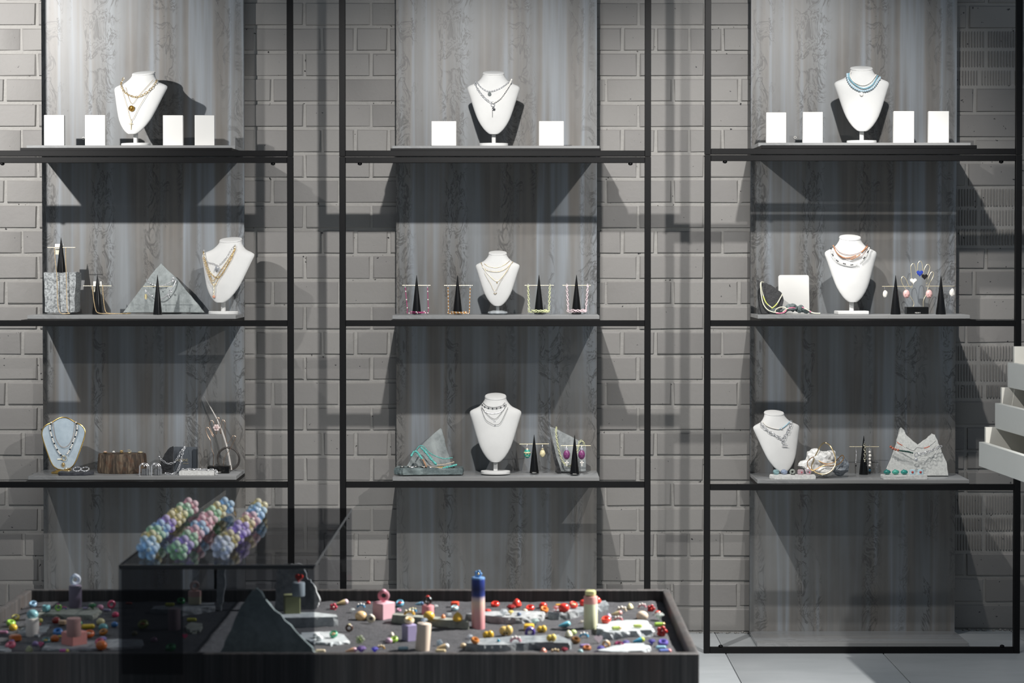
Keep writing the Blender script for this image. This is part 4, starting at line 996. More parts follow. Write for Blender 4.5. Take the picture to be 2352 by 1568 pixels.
# black shard, grey branded box with chains
Yh = 7.70
sh_ = px_out([(368, 1088), (368, 1060), (376, 1043), (386, 1030), (396, 1025), (396, 1088)], 382, 1088, Yh)
thing('slate_shard', 'black curved slate shard leaning beside the grey lettered box', 'stone', [('shard', G().prism(sh_, 0.007, place_xz((P(382, 700, Yh).x, Yh, za + 0.0004), 0.0, 0.08), 0.001, 8, 3), m_slate, {'smooth': False})])
Yb = 7.715; xa_, xb_ = P(396, 700, Yb).x, P(450, 700, Yb).x; top = P(420, 1027.5, Yb).z
m_greybox = plain('#50555b', 0.6)
bx = [('box', G().box(((xa_ + xb_) / 2, Yb + 0.02, (za + top) / 2 + 0.0002), (xb_ - xa_, 0.022, top - za), rz=-0.10, b=0.001), m_greybox), ('lid_edge', G().box((xb_ - 0.006, Yb + 0.011, (za + top) / 2 - 0.003), (0.0125, 0.028, top - za - 0.008), rz=-0.10, b=0.0008), plain('#2f343a', 0.55), {'label': 'darker box side'}),
      ('lettering', text_g('JASMINE', 0.0135, (P(415.5, 700, Yb).x, Yb + 0.0085, za + (top - za) * 0.50), -0.10, spacing=0.95).join(text_g('JEWELLERY', 0.0042, (P(425, 700, Yb).x, Yb + 0.0075, za + (top - za) * 0.37), -0.10)), plain('#b9b29c', 0.4, 0.3))]
thing('jewellery_box', 'dark grey upright box with gold lettering, hung with silver chains', 'box', bx)
p = smooth_path([P(366, 1050, 7.69), P(372, 1056, 7.685), P(382, 1063, 7.68), P(392, 1064, 7.68), P(400, 1061, 7.685), P(408, 1052, 7.69), P(414, 1040, 7.695), P(424, 1028, 7.705)], 60)
thing('chain_bracelet', 'silver paperclip link bracelet across the black shard and grey box', 'bracelet', [('links', G().links(p, 0.0036, 0.0011, 1.9), m_silver)], 'silver chains on the lowest board')
p = smooth_path([P(424, 1027, 7.705), P(420, 1040, 7.692), P(416, 1058, 7.686), P(411, 1074, 7.68), Vector((P(400, 700, 7.665).x, 7.665, za + 0.0045)), Vector((P(380, 700, 7.66).x, 7.66, za + 0.0045))], 60)
thing('chain_bracelet', 'thick twisted silver rope chain falling over the grey box', 'bracelet', [('links', G().links(p, 0.0034, 0.0013, 1.25, twist=0.8), m_silver)], 'silver chains on the lowest board')
# white slab with chain
Yw = 7.66; wa, wb = P(412, 700, Yw).x, P(499, 700, Yw).x
thing('stone_slab', 'low pale stone block draped with a flat silver chain, before the wire hand', 'stone', [('slab', G().prism([(wa, -0.022), (wb - 0.012, -0.024), (wb, 0.0), (wb - 0.006, 0.03), (wa + 0.004, 0.03)], 0.0165, place_xy((0, Yw, za + 0.0003)), 0.0006, 6, 3), m_whitestone, {'smooth': False})])
p = smooth_path([Vector((wa + 0.012, Yw - 0.004, za + 0.0202)), Vector((wa + 0.045, Yw + 0.004, za + 0.0202)), Vector((wa + 0.085, Yw - 0.008, za + 0.0202)), Vector((wb - 0.012, Yw - 0.016, za + 0.0202)), Vector((wb - 0.003, Yw - 0.026, za + 0.016)), Vector((wb + 0.003, Yw - 0.028, za + 0.005))], 70)
thing('chain_bracelet', 'flat silver curb chain lying over the low pale stone block', 'bracelet', [('links', G().links(p, 0.0038, 0.0013, 1.25, twist=0.9), m_silver)], 'silver chains on the lowest board')
p = smooth_path([Vector((wa + 0.03, Yw + 0.012, za + 0.0202)), Vector((wa + 0.07, Yw + 0.008, za + 0.0202)), Vector((wa + 0.10, Yw + 0.006, za + 0.0202))], 40)
thing('chain_bracelet', 'short silver bead chain at the back of the low pale stone block', 'bracelet', [('links', G().links(p, 0.003, 0.0012, 1.25, twist=0.9), m_silver)], 'silver chains on the lowest board')
wire_hand([(489.8, 1074), (490, 1058), (490.5, 1044), (485, 1027), (483.5, 1012), (478, 1002), (473.6, 991), (472.5, 984), (476.4, 980.5), (481, 985), (486, 997), (490.5, 1004), (491, 1001), (486, 991), (482.5, 980), (481.3, 973), (485.6, 964.7), (490.5, 970), (494, 985), (497, 998), (498, 990), (496.8, 966), (501, 958), (504, 964), (505, 985), (507.5, 997), (508, 974), (512, 964), (517, 970), (516.4, 988), (518, 1004), (522, 1019), (528, 1012), (534.6, 1001), (540, 1001), (541, 1005), (534, 1020), (526, 1035), (518, 1046), (514, 1058), (513, 1074)], 7.735, za, 476, 526, 1071, 'rose gold wire hand with a flower ring on a black plinth', 'MENA I', plain('#a98f7c', 0.3, 1.0))
fl = G(); c = P(497, 982, 7.728)
for i in range(6):
    a = 2 * PI * i / 6; fl.ball(c + Vector((0.0085 * math.cos(a), 0, 0.0085 * math.sin(a))), 0.0055, (1, 0.6, 1), 10, 7)
thing('ring', 'pink and white flower ring on the rose gold wire hand', 'ring', [('petals', fl, plain('#d9c6c2', 0.4)), ('centre', G().ball(c + Vector((0, -0.002, 0)), 0.006, (1, 0.7, 1)), plain('#b59a98', 0.4)), ('band', G().torus(c + Vector((0, 0.011, 0)), 0.009, 0.0015, (0, 0, 1)), m_silver)], 'flower rings')
Yk = 7.80
p = smooth_path([P(468.5, 910, Yk + 0.045), P(500, 966, Yk + 0.02), P(520, 1022, Yk), P(531, 1079, Yk - 0.02)], 40)
thing('hair_stick', 'long pale tapering hair stick leaning behind the wire hand', 'hair stick', [('stick', G().tube(p, 0.0042, 8, taper=[min(1, 0.25 + 1.2 * i / 39) if i < 26 else 1.0 for i in range(40)]), plain('#bdb9b4', 0.45))])
c = P(524, 1052, 7.79)
thing('bangle', 'dark grey hoop bangle standing on edge behind the wire hand', 'bangle', [('hoop', G().torus((c.x, 7.80, za + 0.0475), 0.043, 0.0042, (0.18, 1, 0.1), 48, 8), plain('#4a4643', 0.5, vary=0.3, scale=60))])

# ---- b: slate ledge with turquoise, cones, clear shard
zb_ = ZB['b'][2]
Yl = 7.66
ledge = [(P(904, 700, Yl).x, -0.02), (P(925, 700, Yl).x, -0.045), (P(1000, 700, Yl).x, -0.034), (P(1062, 700, Yl).x, -0.03), (P(1063, 700, Yl).x, 0.05), (P(908, 700, Yl).x, 0.05)]
lh = 15 * M(Yl)
thing('slate_ledge', 'rough green-grey slate ledge at the front of the lowest middle board, carrying turquoise jewellery', 'stone', [('ledge', G().prism(ledge, lh, place_xy((0, Yl + 0.04, zb_ + 0.0004)), 0.002, 11, 6), m_greenstone, {'smooth': False})])
zle = zb_ + lh + 0.0012
Ytri = 7.775
tri = px_out([(925, 1083), (950, 1040), (975, 1012), (1011, 980), (1015, 982), (1022, 1012), (1034, 1052), (1042, 1083)], 985, 1083, Ytri)
thing('stone_slab', 'tall grey marble peak slab behind the turquoise necklaces', 'stone', [('slab', G().prism(tri, 0.012, place_xz((P(985, 700, Ytri).x, Ytri - 0.03, zb_ + 0.0004), 0.0, 0.20), 0.001, 12, 4), m_marble, {'smooth': False})])
Yv = 7.71
p = smooth_path([P(956, 1033, Yv), P(964, 1024, Yv + 0.01), P(972, 1025, Yv + 0.012), P(985, 1038, Yv), P(1000, 1047, Yv - 0.005), P(1020, 1053, Yv - 0.005), P(1038, 1051, Yv)], 70)
thing('necklace', 'topmost small turquoise bead necklace across the marble peak slab', 'necklace', [('beads', G().beads(p, 0.0024, 0.95), m_turq)], 'turquoise necklaces')
g = G()
p = smooth_path([P(967, 1028, Yv), P(976, 1036, Yv - 0.01), P(985, 1048, Yv - 0.015), P(994, 1058, Yv - 0.025), P(1002, 1066, Yv - 0.03)], 60); rnd = random.Random(4)
for i, c in enumerate(smooth_path(p, 26)): g.rock(c, [rnd.uniform(0.006, 0.011)] * 3, i, 0.4, 2, 2.2)
thing('necklace', 'middle chunky turquoise chip necklace with a pearl section on the marble peak slab', 'necklace', [('chips', g, m_turq), ('pearls', G().beads(smooth_path([P(1005, 1067, Yv - 0.035), P(1022, 1066, Yv - 0.035), P(1042, 1061, Yv - 0.03)], 40), 0.0026, 1.0), plain('#cbb9a6', 0.3))], 'turquoise necklaces')
g = G(); gc = G()
p = smooth_path([P(945, 1046, Yv - 0.01), P(951, 1037, Yv - 0.005), P(958, 1038, Yv - 0.008), P(965, 1047, Yv - 0.015), P(973, 1058, Yv - 0.022), P(979, 1071, Yv - 0.03)], 60)
for i, c in enumerate(smooth_path(p, 24)): (g if i < 16 else gc).rock(c, [rnd.uniform(0.006, 0.010)] * 3, i + 40, 0.35, 2, 2.2)
gs = G().beads(smooth_path([P(982, 1068, Yv - 0.035), P(996, 1072, Yv - 0.04), P(1014, 1075, Yv - 0.04)], 40), 0.0024, 1.0)
gt = G()
for i, c in enumerate(smooth_path([P(1018, 1074, Yv - 0.04), P(1034, 1071, Yv - 0.04), P(1048, 1067, Yv - 0.035)], 14)): gt.rock(c, [rnd.uniform(0.005, 0.009)] * 3, i + 80, 0.35, 2, 2.2)
thing('necklace', 'lowest turquoise and copper stone necklace on the marble peak slab', 'necklace', [('turquoise_chips', g, m_turq), ('copper_stones', gc, plain('#a9856b', 0.4, vary=0.35, scale=200)), ('silver_beads', gs, plain('#c9b8a8', 0.3, 0.5)), ('end_chips', gt, m_turq)], 'turquoise necklaces')
thing('amber_bar', 'yellow rough amber piece lying on the slate ledge', 'stone', [('piece', G().rock((P(1017, 700, Yl).x, Yl + 0.026, zle + 0.004), (0.05, 0.012, 0.009), 3, 0.3, 3), plain('#b99a54', 0.35, vary=0.3, scale=90))])
for i, (u, dy) in enumerate(((922, 0.03), (939, 0.034), (953, 0.034), (969, 0.036), (973, 0.015), (1038, 0.03), (945, 0.02), (988, 0.02))):
    c = Vector((P(u, 700, Yl).x, Yl + dy + 0.01, zle + 0.0028)); silver = i >= 6
    lab = ('first black ring at the broken end of the slate ledge', 'second black ring along the slate ledge, with a white stone', 'third black ring along the slate ledge', 'black and copper ring below the copper stones on the slate ledge', 'black bar ring low at the front of the slate ledge', 'black ring alone at the far end of the slate ledge', 'small silver cluster ring at the front of the slate ledge', 'silver crystal ring beside the black bar ring on the slate ledge')[i]
    st = G().ball(c + Vector((0, -0.004, 0.002)), 0.0035, (1.2, 0.8, 0.8)) if not silver else G().rock(c + Vector((0, -0.003, 0.001)), (0.016, 0.01, 0.008), i, 0.5, 2, 3)
    finger_ring(c, 0.0075, 0.0026, (0, 0.1, 1), m_jet if not silver else m_silver, lab, [('stone', st, m_pearl if not silver else m_silver)], 'rings on the slate ledge')
Yq1 = shelf_y('b', 2, 1088.5); Yq2 = shelf_y('b', 2, 1091.5)
cone_stand(1227, 1000, zb_, Yq1, 10.5, (1193, 1261, 1022), 'black cone stand with a name strip, nearer the large white bust', tagline='MENA I', dy=0.01)
cone_stand(1320, 1001, zb_, Yq2, 10.8, (1288, 1357, 1025.5), 'black cone stand with a name strip, before the clear stone shard', tagline='MENA I')
Ye = Yq1 - 0.003
m_teal = plain('#2e9c8c', 0.3, vary=0.2, scale=200)
def eggdrop(u, v, Y, cols, w_=0.0255, h_=0.036):
    c = P(u, v, Y); pr = [(0.3, -0.5), (0.75, -0.35), (1.0, -0.05), (0.92, 0.25), (0.6, 0.45), (0.2, 0.5)]
    return skull(c, w_, h_, *cols)
def capcage(u, v, Y): return ('cap', G().lathe(P(u, v, Y) + Vector((0, 0, -0.004)), [(0.0065, 0), (0.0055, 0.003), (0.002, 0.007)], 10), m_brass)
earring('turquoise carved skull earring with a cream band', 1211, 1022, Ye, eggdrop(1211, 1041, Ye, (m_teal, plain('#d8cda6', 0.4))) + [capcage(1211, 1030, Ye), ('band', G().torus(P(1211, 1039, Ye), 0.0105, 0.0036, (0, 0, 1), 18, 6), plain('#cfc9a2', 0.45, vary=0.3, scale=300))])
earring('cream and gold carved bead earring on the rod next to the turquoise one', 1246, 1023, Ye, [('bead', G().rock(P(1246, 1041, Ye), (0.022, 0.017, 0.028), 4, 0.15, 3), plain('#e2d6ac', 0.35, vary=0.2, scale=120)), ('cap', G().lathe(P(1246, 1030, Ye) + Vector((0, 0, -0.004)), [(0.005, 0), (0.0055, 0.003), (0.002, 0.007)], 10), m_brass)])
Yx = Yq2 - 0.003
m_plum = plain('#7c3d6e', 0.3, vary=0.15, scale=200); m_plumd = plain('#5a2a50', 0.3)
for u, lab in ((1301.5, 'purple skull earring with a white cross, between the two cones'), (1336, 'purple skull earring with a white cross, beyond the second cone')):
    cr = P(u + 0.5, 1064, Yx)
    earring(lab, u, 1025.5, Yx, eggdrop(u, 1044, Yx, (m_plum, m_plumd)) + [('cap', G().ball(P(u, 1031, Yx), 0.006, (1, 0.8, 0.8), 8, 6).ball(P(u, 1034, Yx), 0.004), clear('#e6e3ee', 0.5)), ('cross', G().box(cr, (0.0042, 0.003, 0.022), b=0.001).box(cr + Vector((0, 0, 0.003)), (0.016, 0.003, 0.0045), b=0.001), m_pearl)])
Ysd = 7.775
sd = px_out([(1285, 1083), (1262, 979), (1272, 982), (1300, 996), (1346, 1021), (1346, 1083)], 1310, 1083, Ysd)
thing('stone_shard', 'pale translucent grey stone shard with a slanted top, behind the purple earrings', 'stone', [('shard', G().prism(sd, 0.009, place_xz((P(1310, 700, Ysd).x, Ysd - 0.015, zb_ + 0.0004), 0.0, 0.12), 0.0008, 13, 4), speckled('#75797a', '#9a9e9e', 60, 0.25, 0.15, 0.5, '#adb1b0'), {'smooth': False})])
lf = px_out([(1281, 1081), (1290, 1082), (1276, 1040), (1266, 1004), (1267, 1030), (1274, 1060)], 1278, 1082, 7.74)
thing('slate_shard', 'narrow black blade of slate leaning before the translucent shard', 'stone', [('blade', G().prism(lf, 0.006, place_xz((P(1278, 700, 7.74).x, 7.735, zb_ + 0.0004), 0.0, 0.12), 0.0005, 14, 2), m_slate, {'smooth': False})])
p = smooth_path([P(1278, 982, 7.755), P(1277, 990, 7.745), P(1279, 1010, 7.74), P(1284, 1035, 7.735), P(1292, 1058, 7.73), P(1302, 1069, 7.727), P(1312, 1068, 7.727), P(1322, 1050, 7.735), P(1328, 1025, 7.75), P(1332, 1013, 7.762), P(1338, 1013, 7.765), P(1341, 1018, 7.765)], 110)
thing('necklace', 'pale lime plastic link chain hung over the translucent shard', 'necklace', [('links', G().links(p, 0.0034, 0.0012, 1.4), plain('#cfd0a2', 0.4))], 'plastic link chains')

# ---- c: crystal row, quartz with hoops, cone, M-shaped slab, ring row
zc = ZB['c'][2]
Yr = 7.652
xa_, xb_ = P(1768, 700, Yr).x, P(1873, 700, Yr).x
rh = 9.5 * M(Yr)
thing('stone_slab', 'low white stone block carrying five clear crystal rings', 'stone', [('block', G().prism([(xa_ + 0.018, -0.022), (xb_, -0.022), (xb_, 0.02), (xa_ + 0.004, 0.02), (xa_, 0.0)], rh, place_xy((0, Yr, zc + 0.0003)), 0.0006, 21, 4), m_whitestone, {'smooth': False})])
zr = zc + rh + 0.0012
for i, (u, col, lab) in enumerate(((1783, '#bcdde0', 'pale aqua crystal ring, first on the low white block'), (1802, '#c4d0e4', 'pale blue crystal ring, second on the low white block'), (1821, '#d6dcd4', 'clear crystal ring with a black band in the middle of the low white block'), (1840, '#ead6dc', 'square clear ring with a pink heart on the low white block'), (1858, '#e2d4dc', 'clear ring with a red dot, nearest the quartz rock'))):
    c = Vector((P(u, 700, Yr).x, Yr, zr + 0.0095))
    if i < 2: bd = G().rock(c, (0.026, 0.018, 0.019), i + 30, 0.3, 2, 2.5)
    elif i == 3: bd = G().box(c, (0.024, 0.014, 0.019), b=0.004)
    else: bd = G().torus(c, 0.0075, 0.0036, (0, 1, 0.1), 16, 6)
    parts = [('stone', bd, clear(col, 0.45), {'smooth': i not in (0, 1)})]
    if i == 2: parts.append(('band', G().torus(c + Vector((0.002, -0.002, -0.0085)), 0.006, 0.0022, (0, 0, 1), 14, 6), m_jet))
    if i >= 3: parts.append(('heart_dot', G().ball(c + Vector((0.003, -0.009, -0.001)), 0.0028, (1, 0.6, 1), 8, 6), plain('#c3495a', 0.4)))
    if i < 2: parts.append(('band', G().torus(c + Vector((0, 0.003, -0.003)), 0.0062, 0.0016, (0, 0.3, 1), 14, 6), clear(col, 0.45)))
    thing('ring', lab, 'ring', parts, 'crystal rings on the low white block')
Yz = 7.70
xq = P(1893, 700, Yz).x
quartz = G().rock((xq - 0.012, Yz, zc + 0.052), (0.125, 0.075, 0.105), 45, 0.42, 4, 1.7); quartz.V = [Vector((v.x, v.y, max(v.z, zc + 0.0006))) for v in quartz.V]
qs = G().rock((xq + 0.055, Yz + 0.01, zc + 0.040), (0.085, 0.06, 0.066), 48, 0.45, 3, 1.7); qs.V = [Vector((v.x, v.y, max(v.z, zc + 0.0006))) for v in qs.V]
thing('quartz_rock', 'large rough white quartz rock with two gold hoops leaning on it', 'stone', [('white_crystal', quartz, speckled('#b9b9b5', '#f0efec', 30, 0.25, 0.5, 0.45), {'smooth': False}), ('grey_matrix', qs, speckled('#3c4148', '#9aa1a8', 34, 0.4, 0.6), {'smooth': False})])
def hoop(px, Y0, r, mat, lab, bead=False):
    p = smooth_path([P(u, v, Y0 + dy) for u, v, dy in px], 90, True)
    p = [Vector((q.x, q.y, max(q.z, zc + r + 0.0005))) for q in p]
    parts = [('wire', G().tube(p, r, 7, True), mat)]
    if bead: parts.append(('beads', G().beads(p[52:82], 0.0021, 1.0), m_gold))
    thing('choker', lab, 'necklace', parts, 'gold hoop chokers')
hoop([(1897, 1021, 0.0), (1908, 1029, -0.02), (1918, 1052, -0.035), (1918, 1072, -0.045), (1907, 1087, -0.052), (1890, 1093, -0.055), (1874, 1089, -0.052), (1864, 1078, -0.045), (1868, 1062, -0.04), (1880, 1036, -0.03), (1889, 1023, -0.012)], 7.70, 0.0024, plain('#d9c294', 0.3, 0.9), 'thick pale gold rigid choker standing against the quartz rock')
hoop([(1870, 1049, -0.035), (1858, 1056, -0.04), (1854, 1064, -0.042), (1858, 1074, -0.046), (1868, 1080, -0.05), (1892, 1069, -0.05), (1915, 1069, -0.045), (1930, 1063, -0.03), (1938, 1052, -0.02), (1937, 1047, -0.01), (1932, 1046, -0.005), (1918, 1060, -0.04), (1900, 1065, -0.047), (1884, 1060, -0.045)], 7.70, 0.0016, plain('#cf9c62', 0.3, 0.9), 'thin copper gold choker with beads round the quartz rock')
Yc3 = shelf_y('c', 2, 1089)
cone_stand(1985, 1000, zc, Yc3, 10.6, (1951, 2019, 1025.5), 'black cone stand between the quartz rock and the notched stone slab')
Yd = Yc3 - 0.003
earring('silver twisted bar earring with a dark drop on the cone by the quartz rock', 1966.5, 1025.5, Yd, [('bar', G().beads(smooth_path([P(1966.5, 1034, Yd), P(1967, 1045, Yd), P(1965.5, 1062, Yd)], 30), 0.0022, 0.9), m_silver), ('drop', G().ball(P(1966, 1069, Yd), 0.003, (0.8, 0.8, 1.4)), m_jet)])
earring('pale gold hammered link earring hanging over the cone by the quartz rock', 1986, 1014, Yd - 0.008, [('links', G().links(smooth_path([P(1986, 1021, Yd - 0.010), P(1987, 1040, Yd - 0.016), P(1986, 1058, Yd - 0.02)], 40), 0.0042, 0.0013, 1.2), plain('#d9d3bd', 0.25, 0.9))])
pr = G()
for i, v in enumerate((1041, 1049, 1057, 1065, 1072)): pr.ball(P(1997.5 + (i % 2) * 0.8, v, Yd), 0.0052 if i != 1 else 0.006)
earring('white pearl strand earring ending in a blue bead', 1998, 1025.5, Yd, [('pearls', pr, m_pearl), ('blue_bead', G().ball(P(1998, 1083, Yd), 0.0045, (1, 1, 1.25)), plain('#1f4f66', 0.2, coat=0.6)), ('cap', G().torus(P(1998, 1035, Yd), 0.003, 0.0008, (0, 1, 0)), m_silver)])
Ym = 7.76
ms = px_out([(2029, 1091), (2058, 1018), (2066, 985), (2070, 980), (2076, 986), (2080, 996), (2093, 1008), (2108, 1020), (2128, 1006), (2141, 994), (2147, 996), (2158, 1023), (2168, 1048), (2174, 1062), (2177, 1091)], 2103, 1091, Ym)
thing('stone_slab', 'pale speckled stone slab with a notched two-peaked top, hung with bead chains', 'stone', [('slab', G().prism(ms, 0.02, place_xz((P(2103, 700, Ym).x, Ym - 0.03, zc + 0.0004), 0.0, 0.10), 0.0014, 25, 4), speckled('#b3b5b2', '#d2d3cf', 130, 0.85, 0.35), {'smooth': False})])
Yn2 = 7.712
p = smooth_path([P(2058, 1011, Yn2 + 0.01), P(2064, 1018, Yn2), P(2075, 1024, Yn2), P(2092, 1033, Yn2 - 0.003), P(2100, 1034, Yn2 - 0.003), P(2106, 1028, Yn2), P(2120, 1029, Yn2), P(2134, 1025, Yn2 + 0.005), P(2150, 1012, Yn2 + 0.015)], 90)
thing('necklace', 'upper thin grey chain with coral and white beads on the notched slab', 'necklace', [('chain', G().tube(p, 0.0009, 5), m_steel), ('coral_beads', G().beads(p[6:16], 0.0028, 1.1).beads(p[62:72], 0.0028, 1.1), plain('#c4705a', 0.4)), ('white_beads', G().beads(p[15:24], 0.0024, 1.1), m_pearl)], 'necklaces on the notched slab')
p = smooth_path([P(2046, 1026, Yn2 + 0.005), P(2054, 1031, Yn2 - 0.003), P(2070, 1035, Yn2 - 0.006), P(2085, 1037, Yn2 - 0.008), P(2096, 1040, Yn2 - 0.008)], 60)
q = smooth_path([P(2112, 1043, Yn2 - 0.008), P(2130, 1038, Yn2 - 0.004), P(2148, 1031, Yn2 + 0.003), P(2160, 1025, Yn2 + 0.012)], 60)
c = P(2105, 1044, Yn2 - 0.012)
g = G()
for i, x_ in enumerate(smooth_path(p[24:], 18)): g.rock(x_, (0.007, 0.006, 0.007), i, 0.4, 1, 2)
thing('necklace', 'lower coral, green and silver link necklace with a round charm on the notched slab', 'necklace', [('coral_beads', G().beads(p[:22], 0.0052, 0.95), plain('#a9604c', 0.4, vary=0.3, scale=200)), ('green_chips', g, plain('#23423c', 0.35)), ('silver_links', G().links(q, 0.0054, 0.0015, 1.3), m_silver), ('clasp', G().torus(c, 0.0075, 0.0018, (0, 1, 0)), m_silver), ('charm', G().ball(P(2104.5, 1055, Yn2 - 0.014), 0.0065, (0.9, 0.6, 1.1)), m_silver)], 'necklaces on the notched slab')
Yg = 7.648
xa_, xb_ = P(2028, 700, Yg).x, P(2129, 700, Yg).x
gh = 9.5 * M(Yg)
thing('stone_slab', 'low white stone block carrying teal and pale blue square rings', 'stone', [('block', G().prism([(xa_, -0.02), (xb_, -0.02), (xb_, 0.02), (xa_ - 0.004, 0.02)], gh, place_xy((0, Yg, zc + 0.0003)), 0.0008, 27, 5), m_whitestone, {'smooth': False})])
zg = zc + gh + 0.001
for i, (u, w_, lab) in enumerate(((2039, 17, 'dark teal domed ring, first on the ring block'), (2058.5, 17, 'lighter striped teal domed ring on the ring block'), (2078.5, 17, 'third teal domed ring on the ring block'), (2097, 13, 'pale blue square ring with a red bead, next to the teal rings'), (2115.5, 13, 'pale blue square ring with a red bead, last on the ring block'))):
    W2 = w_ * M(Yg); c = Vector((P(u, 700, Yg).x, Yg, zg + 0.009))
    if i < 3:
        col = ('#2a7a73', '#4aa593', '#2c8a80')[i]
        parts = [('dome', G().ball(c, 1, (W2 / 2, 0.009, 0.009), 18, 10), plain(col, 0.2, vary=0.3, scale=120, coat=0.5)), ('band', G().torus(c + Vector((0, 0.01, 0)), 0.008, 0.0022, (1, 0.2, 0), 16, 6), plain(col, 0.25))]
    else: parts = [('square', G().box(c, (W2, 0.007, 0.019), b=0.002), plain('#b6d3dd', 0.35)), ('red_bead', G().ball(c + Vector((0, -0.004, 0)), 0.0046, (1, 0.7, 1)), plain('#b4473f', 0.3)), ('band', G().torus(c + Vector((0, 0.01, 0)), 0.008, 0.0018, (1, 0, 0), 16, 6), plain('#b6d3dd', 0.35))]
    thing('ring', lab, 'ring', parts, 'rings on the ring block')

# ------------------------------------------------------------ sand table
RIM = 0.85; SAND = 0.832
def dark_wood():
    m, nt, b = newmat('dark_veneer'); t = nd(nt, 'ShaderNodeNewGeometry'); mp = nd(nt, 'ShaderNodeMapping')
    mp.inputs['Scale'].default_value = (150, 150, 3); nt.links.new(t.outputs['Position'], mp.inputs[0])
    n = ntex(nt, mp.outputs[0], 1.0, 5, 0.7); mp2 = nd(nt, 'ShaderNodeMapping'); mp2.inputs['Scale'].default_value = (28, 28, 1); nt.links.new(t.outputs['Position'], mp2.inputs[0])
    n2 = ntex(nt, mp2.outputs[0], 1.0, 3)
    c = ramp(nt, n, [(0.32, lin('#262524')), (0.5, lin('#3b3938')), (0.68, lin('#565250'))])
    nt.links.new(mixc(nt, ramp(nt, n2, [(0.45, (0, 0, 0)), (0.7, (0.5, 0.5, 0.5))]), c, lin('#4a3f3a')), b.inputs['Base Color'])
    b.inputs['Roughness'].default_value = 0.55; bump(nt, b, n, 0.12, 0.001); return m
m_veneer = dark_wood()
bl_, br_, fr_, fl_ = PZ(50, 1352, RIM), PZ(1542, 1352.5, RIM), PZ(1600, 1500.5, RIM), PZ(-147, 1500.5, RIM)
yb_, yf_ = (bl_.y + br_.y) / 2, (fr_.y + fl_.y) / 2
xl_, xr_ = (bl_.x + fl_.x) / 2, (br_.x + fr_.x) / 2
TW = 0.013; cxT, cyT = (xl_ + xr_) / 2, (yb_ + yf_) / 2; WT, DT = xr_ - xl_, yb_ - yf_
z0 = 0.08; hW = RIM - z0
parts = [('front_board', G().box((cxT, yf_ + TW / 2, z0 + hW / 2), (WT, TW, hW), b=0.0012), m_veneer), ('back_board', G().box((cxT, yb_ - TW / 2, z0 + hW / 2), (WT, TW, hW), b=0.0012), m_veneer)]
for x in (xl_ + TW / 2, xr_ - TW / 2): parts.append(('side_board', G().box((x, cyT, z0 + hW / 2), (TW, DT - 2 * TW - 0.0004, hW), b=0.0012), m_veneer))
parts += [('tray_floor', G().box((cxT, cyT, 0.805), (WT - 2 * TW, DT - 2 * TW, 0.012)), m_veneer), ('plinth', G().box((cxT, cyT, z0 / 2), (WT - 0.08, DT - 0.08, z0)), m_black)]
thing('display_table', 'dark veneer tray table filled with black sand', 'table', parts)
def sand_mat():
    m, nt, b = newmat('black_sand'); t = nd(nt, 'ShaderNodeNewGeometry'); pos = t.outputs['Position']
    n = ntex(nt, pos, 700, 2, 0.6); n2 = ntex(nt, pos, 40, 4)
    v = nd(nt, 'ShaderNodeTexVoronoi'); v.inputs['Scale'].default_value = 900; nt.links.new(pos, v.inputs['Vector'])
    c = ramp(nt, n, [(0.35, lin('#2a2a2c')), (0.6, lin('#505053')), (0.75, lin('#7d7d82'))])
    nt.links.new(c, b.inputs['Base Color'])
    nt.links.new(ramp(nt, v.outputs['Color'], [(0.80, (0.75, 0.75, 0.75)), (0.86, (0.12, 0.12, 0.12))]), b.inputs['Roughness'])
    bump(nt, b, n, 0.9, 0.002); return m
nx, ny = 170, 90; V = []; F = []
ix0, ix1, iy0, iy1 = xl_ + TW + 0.0003, xr_ - TW - 0.0003, yf_ + TW + 0.0003, yb_ - TW - 0.0003
def sand_h(x, y):
    e = min(x - ix0, ix1 - x, y - iy0, iy1 - y)
    return SAND + 0.0030 * noise.noise(Vector((x * 14, y * 14, 0))) + 0.0016 * noise.noise(Vector((x * 60, y * 60, 4))) + 0.0008 * noise.noise(Vector((x * 180, y * 180, 9))) - 0.004 * max(0, 1 - e / 0.02)
for j in range(ny + 1):
    for i in range(nx + 1):
        x = ix0 + (ix1 - ix0) * i / nx; y = iy0 + (iy1 - iy0) * j / ny; V.append((x, y, sand_h(x, y)))
n = len(V)
for j in range(ny):
    for i in range(nx): a = j * (nx + 1) + i; F.append((a, a + 1, a + nx + 2, a + nx + 1))
for x, y in ((ix0, iy0), (ix1, iy0), (ix1, iy1), (ix0, iy1)): V.append((x, y, 0.8115))
F.append((n + 3, n + 2, n + 1, n))
for a, b_, e0, e1 in ((0, nx, n, n + 1), (nx, (ny + 1) * (nx + 1) - 1, n + 1, n + 2), ((ny + 1) * (nx + 1) - 1, ny * (nx + 1), n + 2, n + 3), (ny * (nx + 1), 0, n + 3, n)): F.append((b_, a, e0, e1))
g = G().add(V, F)
thing('black_sand', 'glittering black sand filling the tray table', 'sand', [('sand', g, sand_mat())], kind='stuff')
def spos(u, v, z=SAND):
    p = PZ(u, v, z); return p

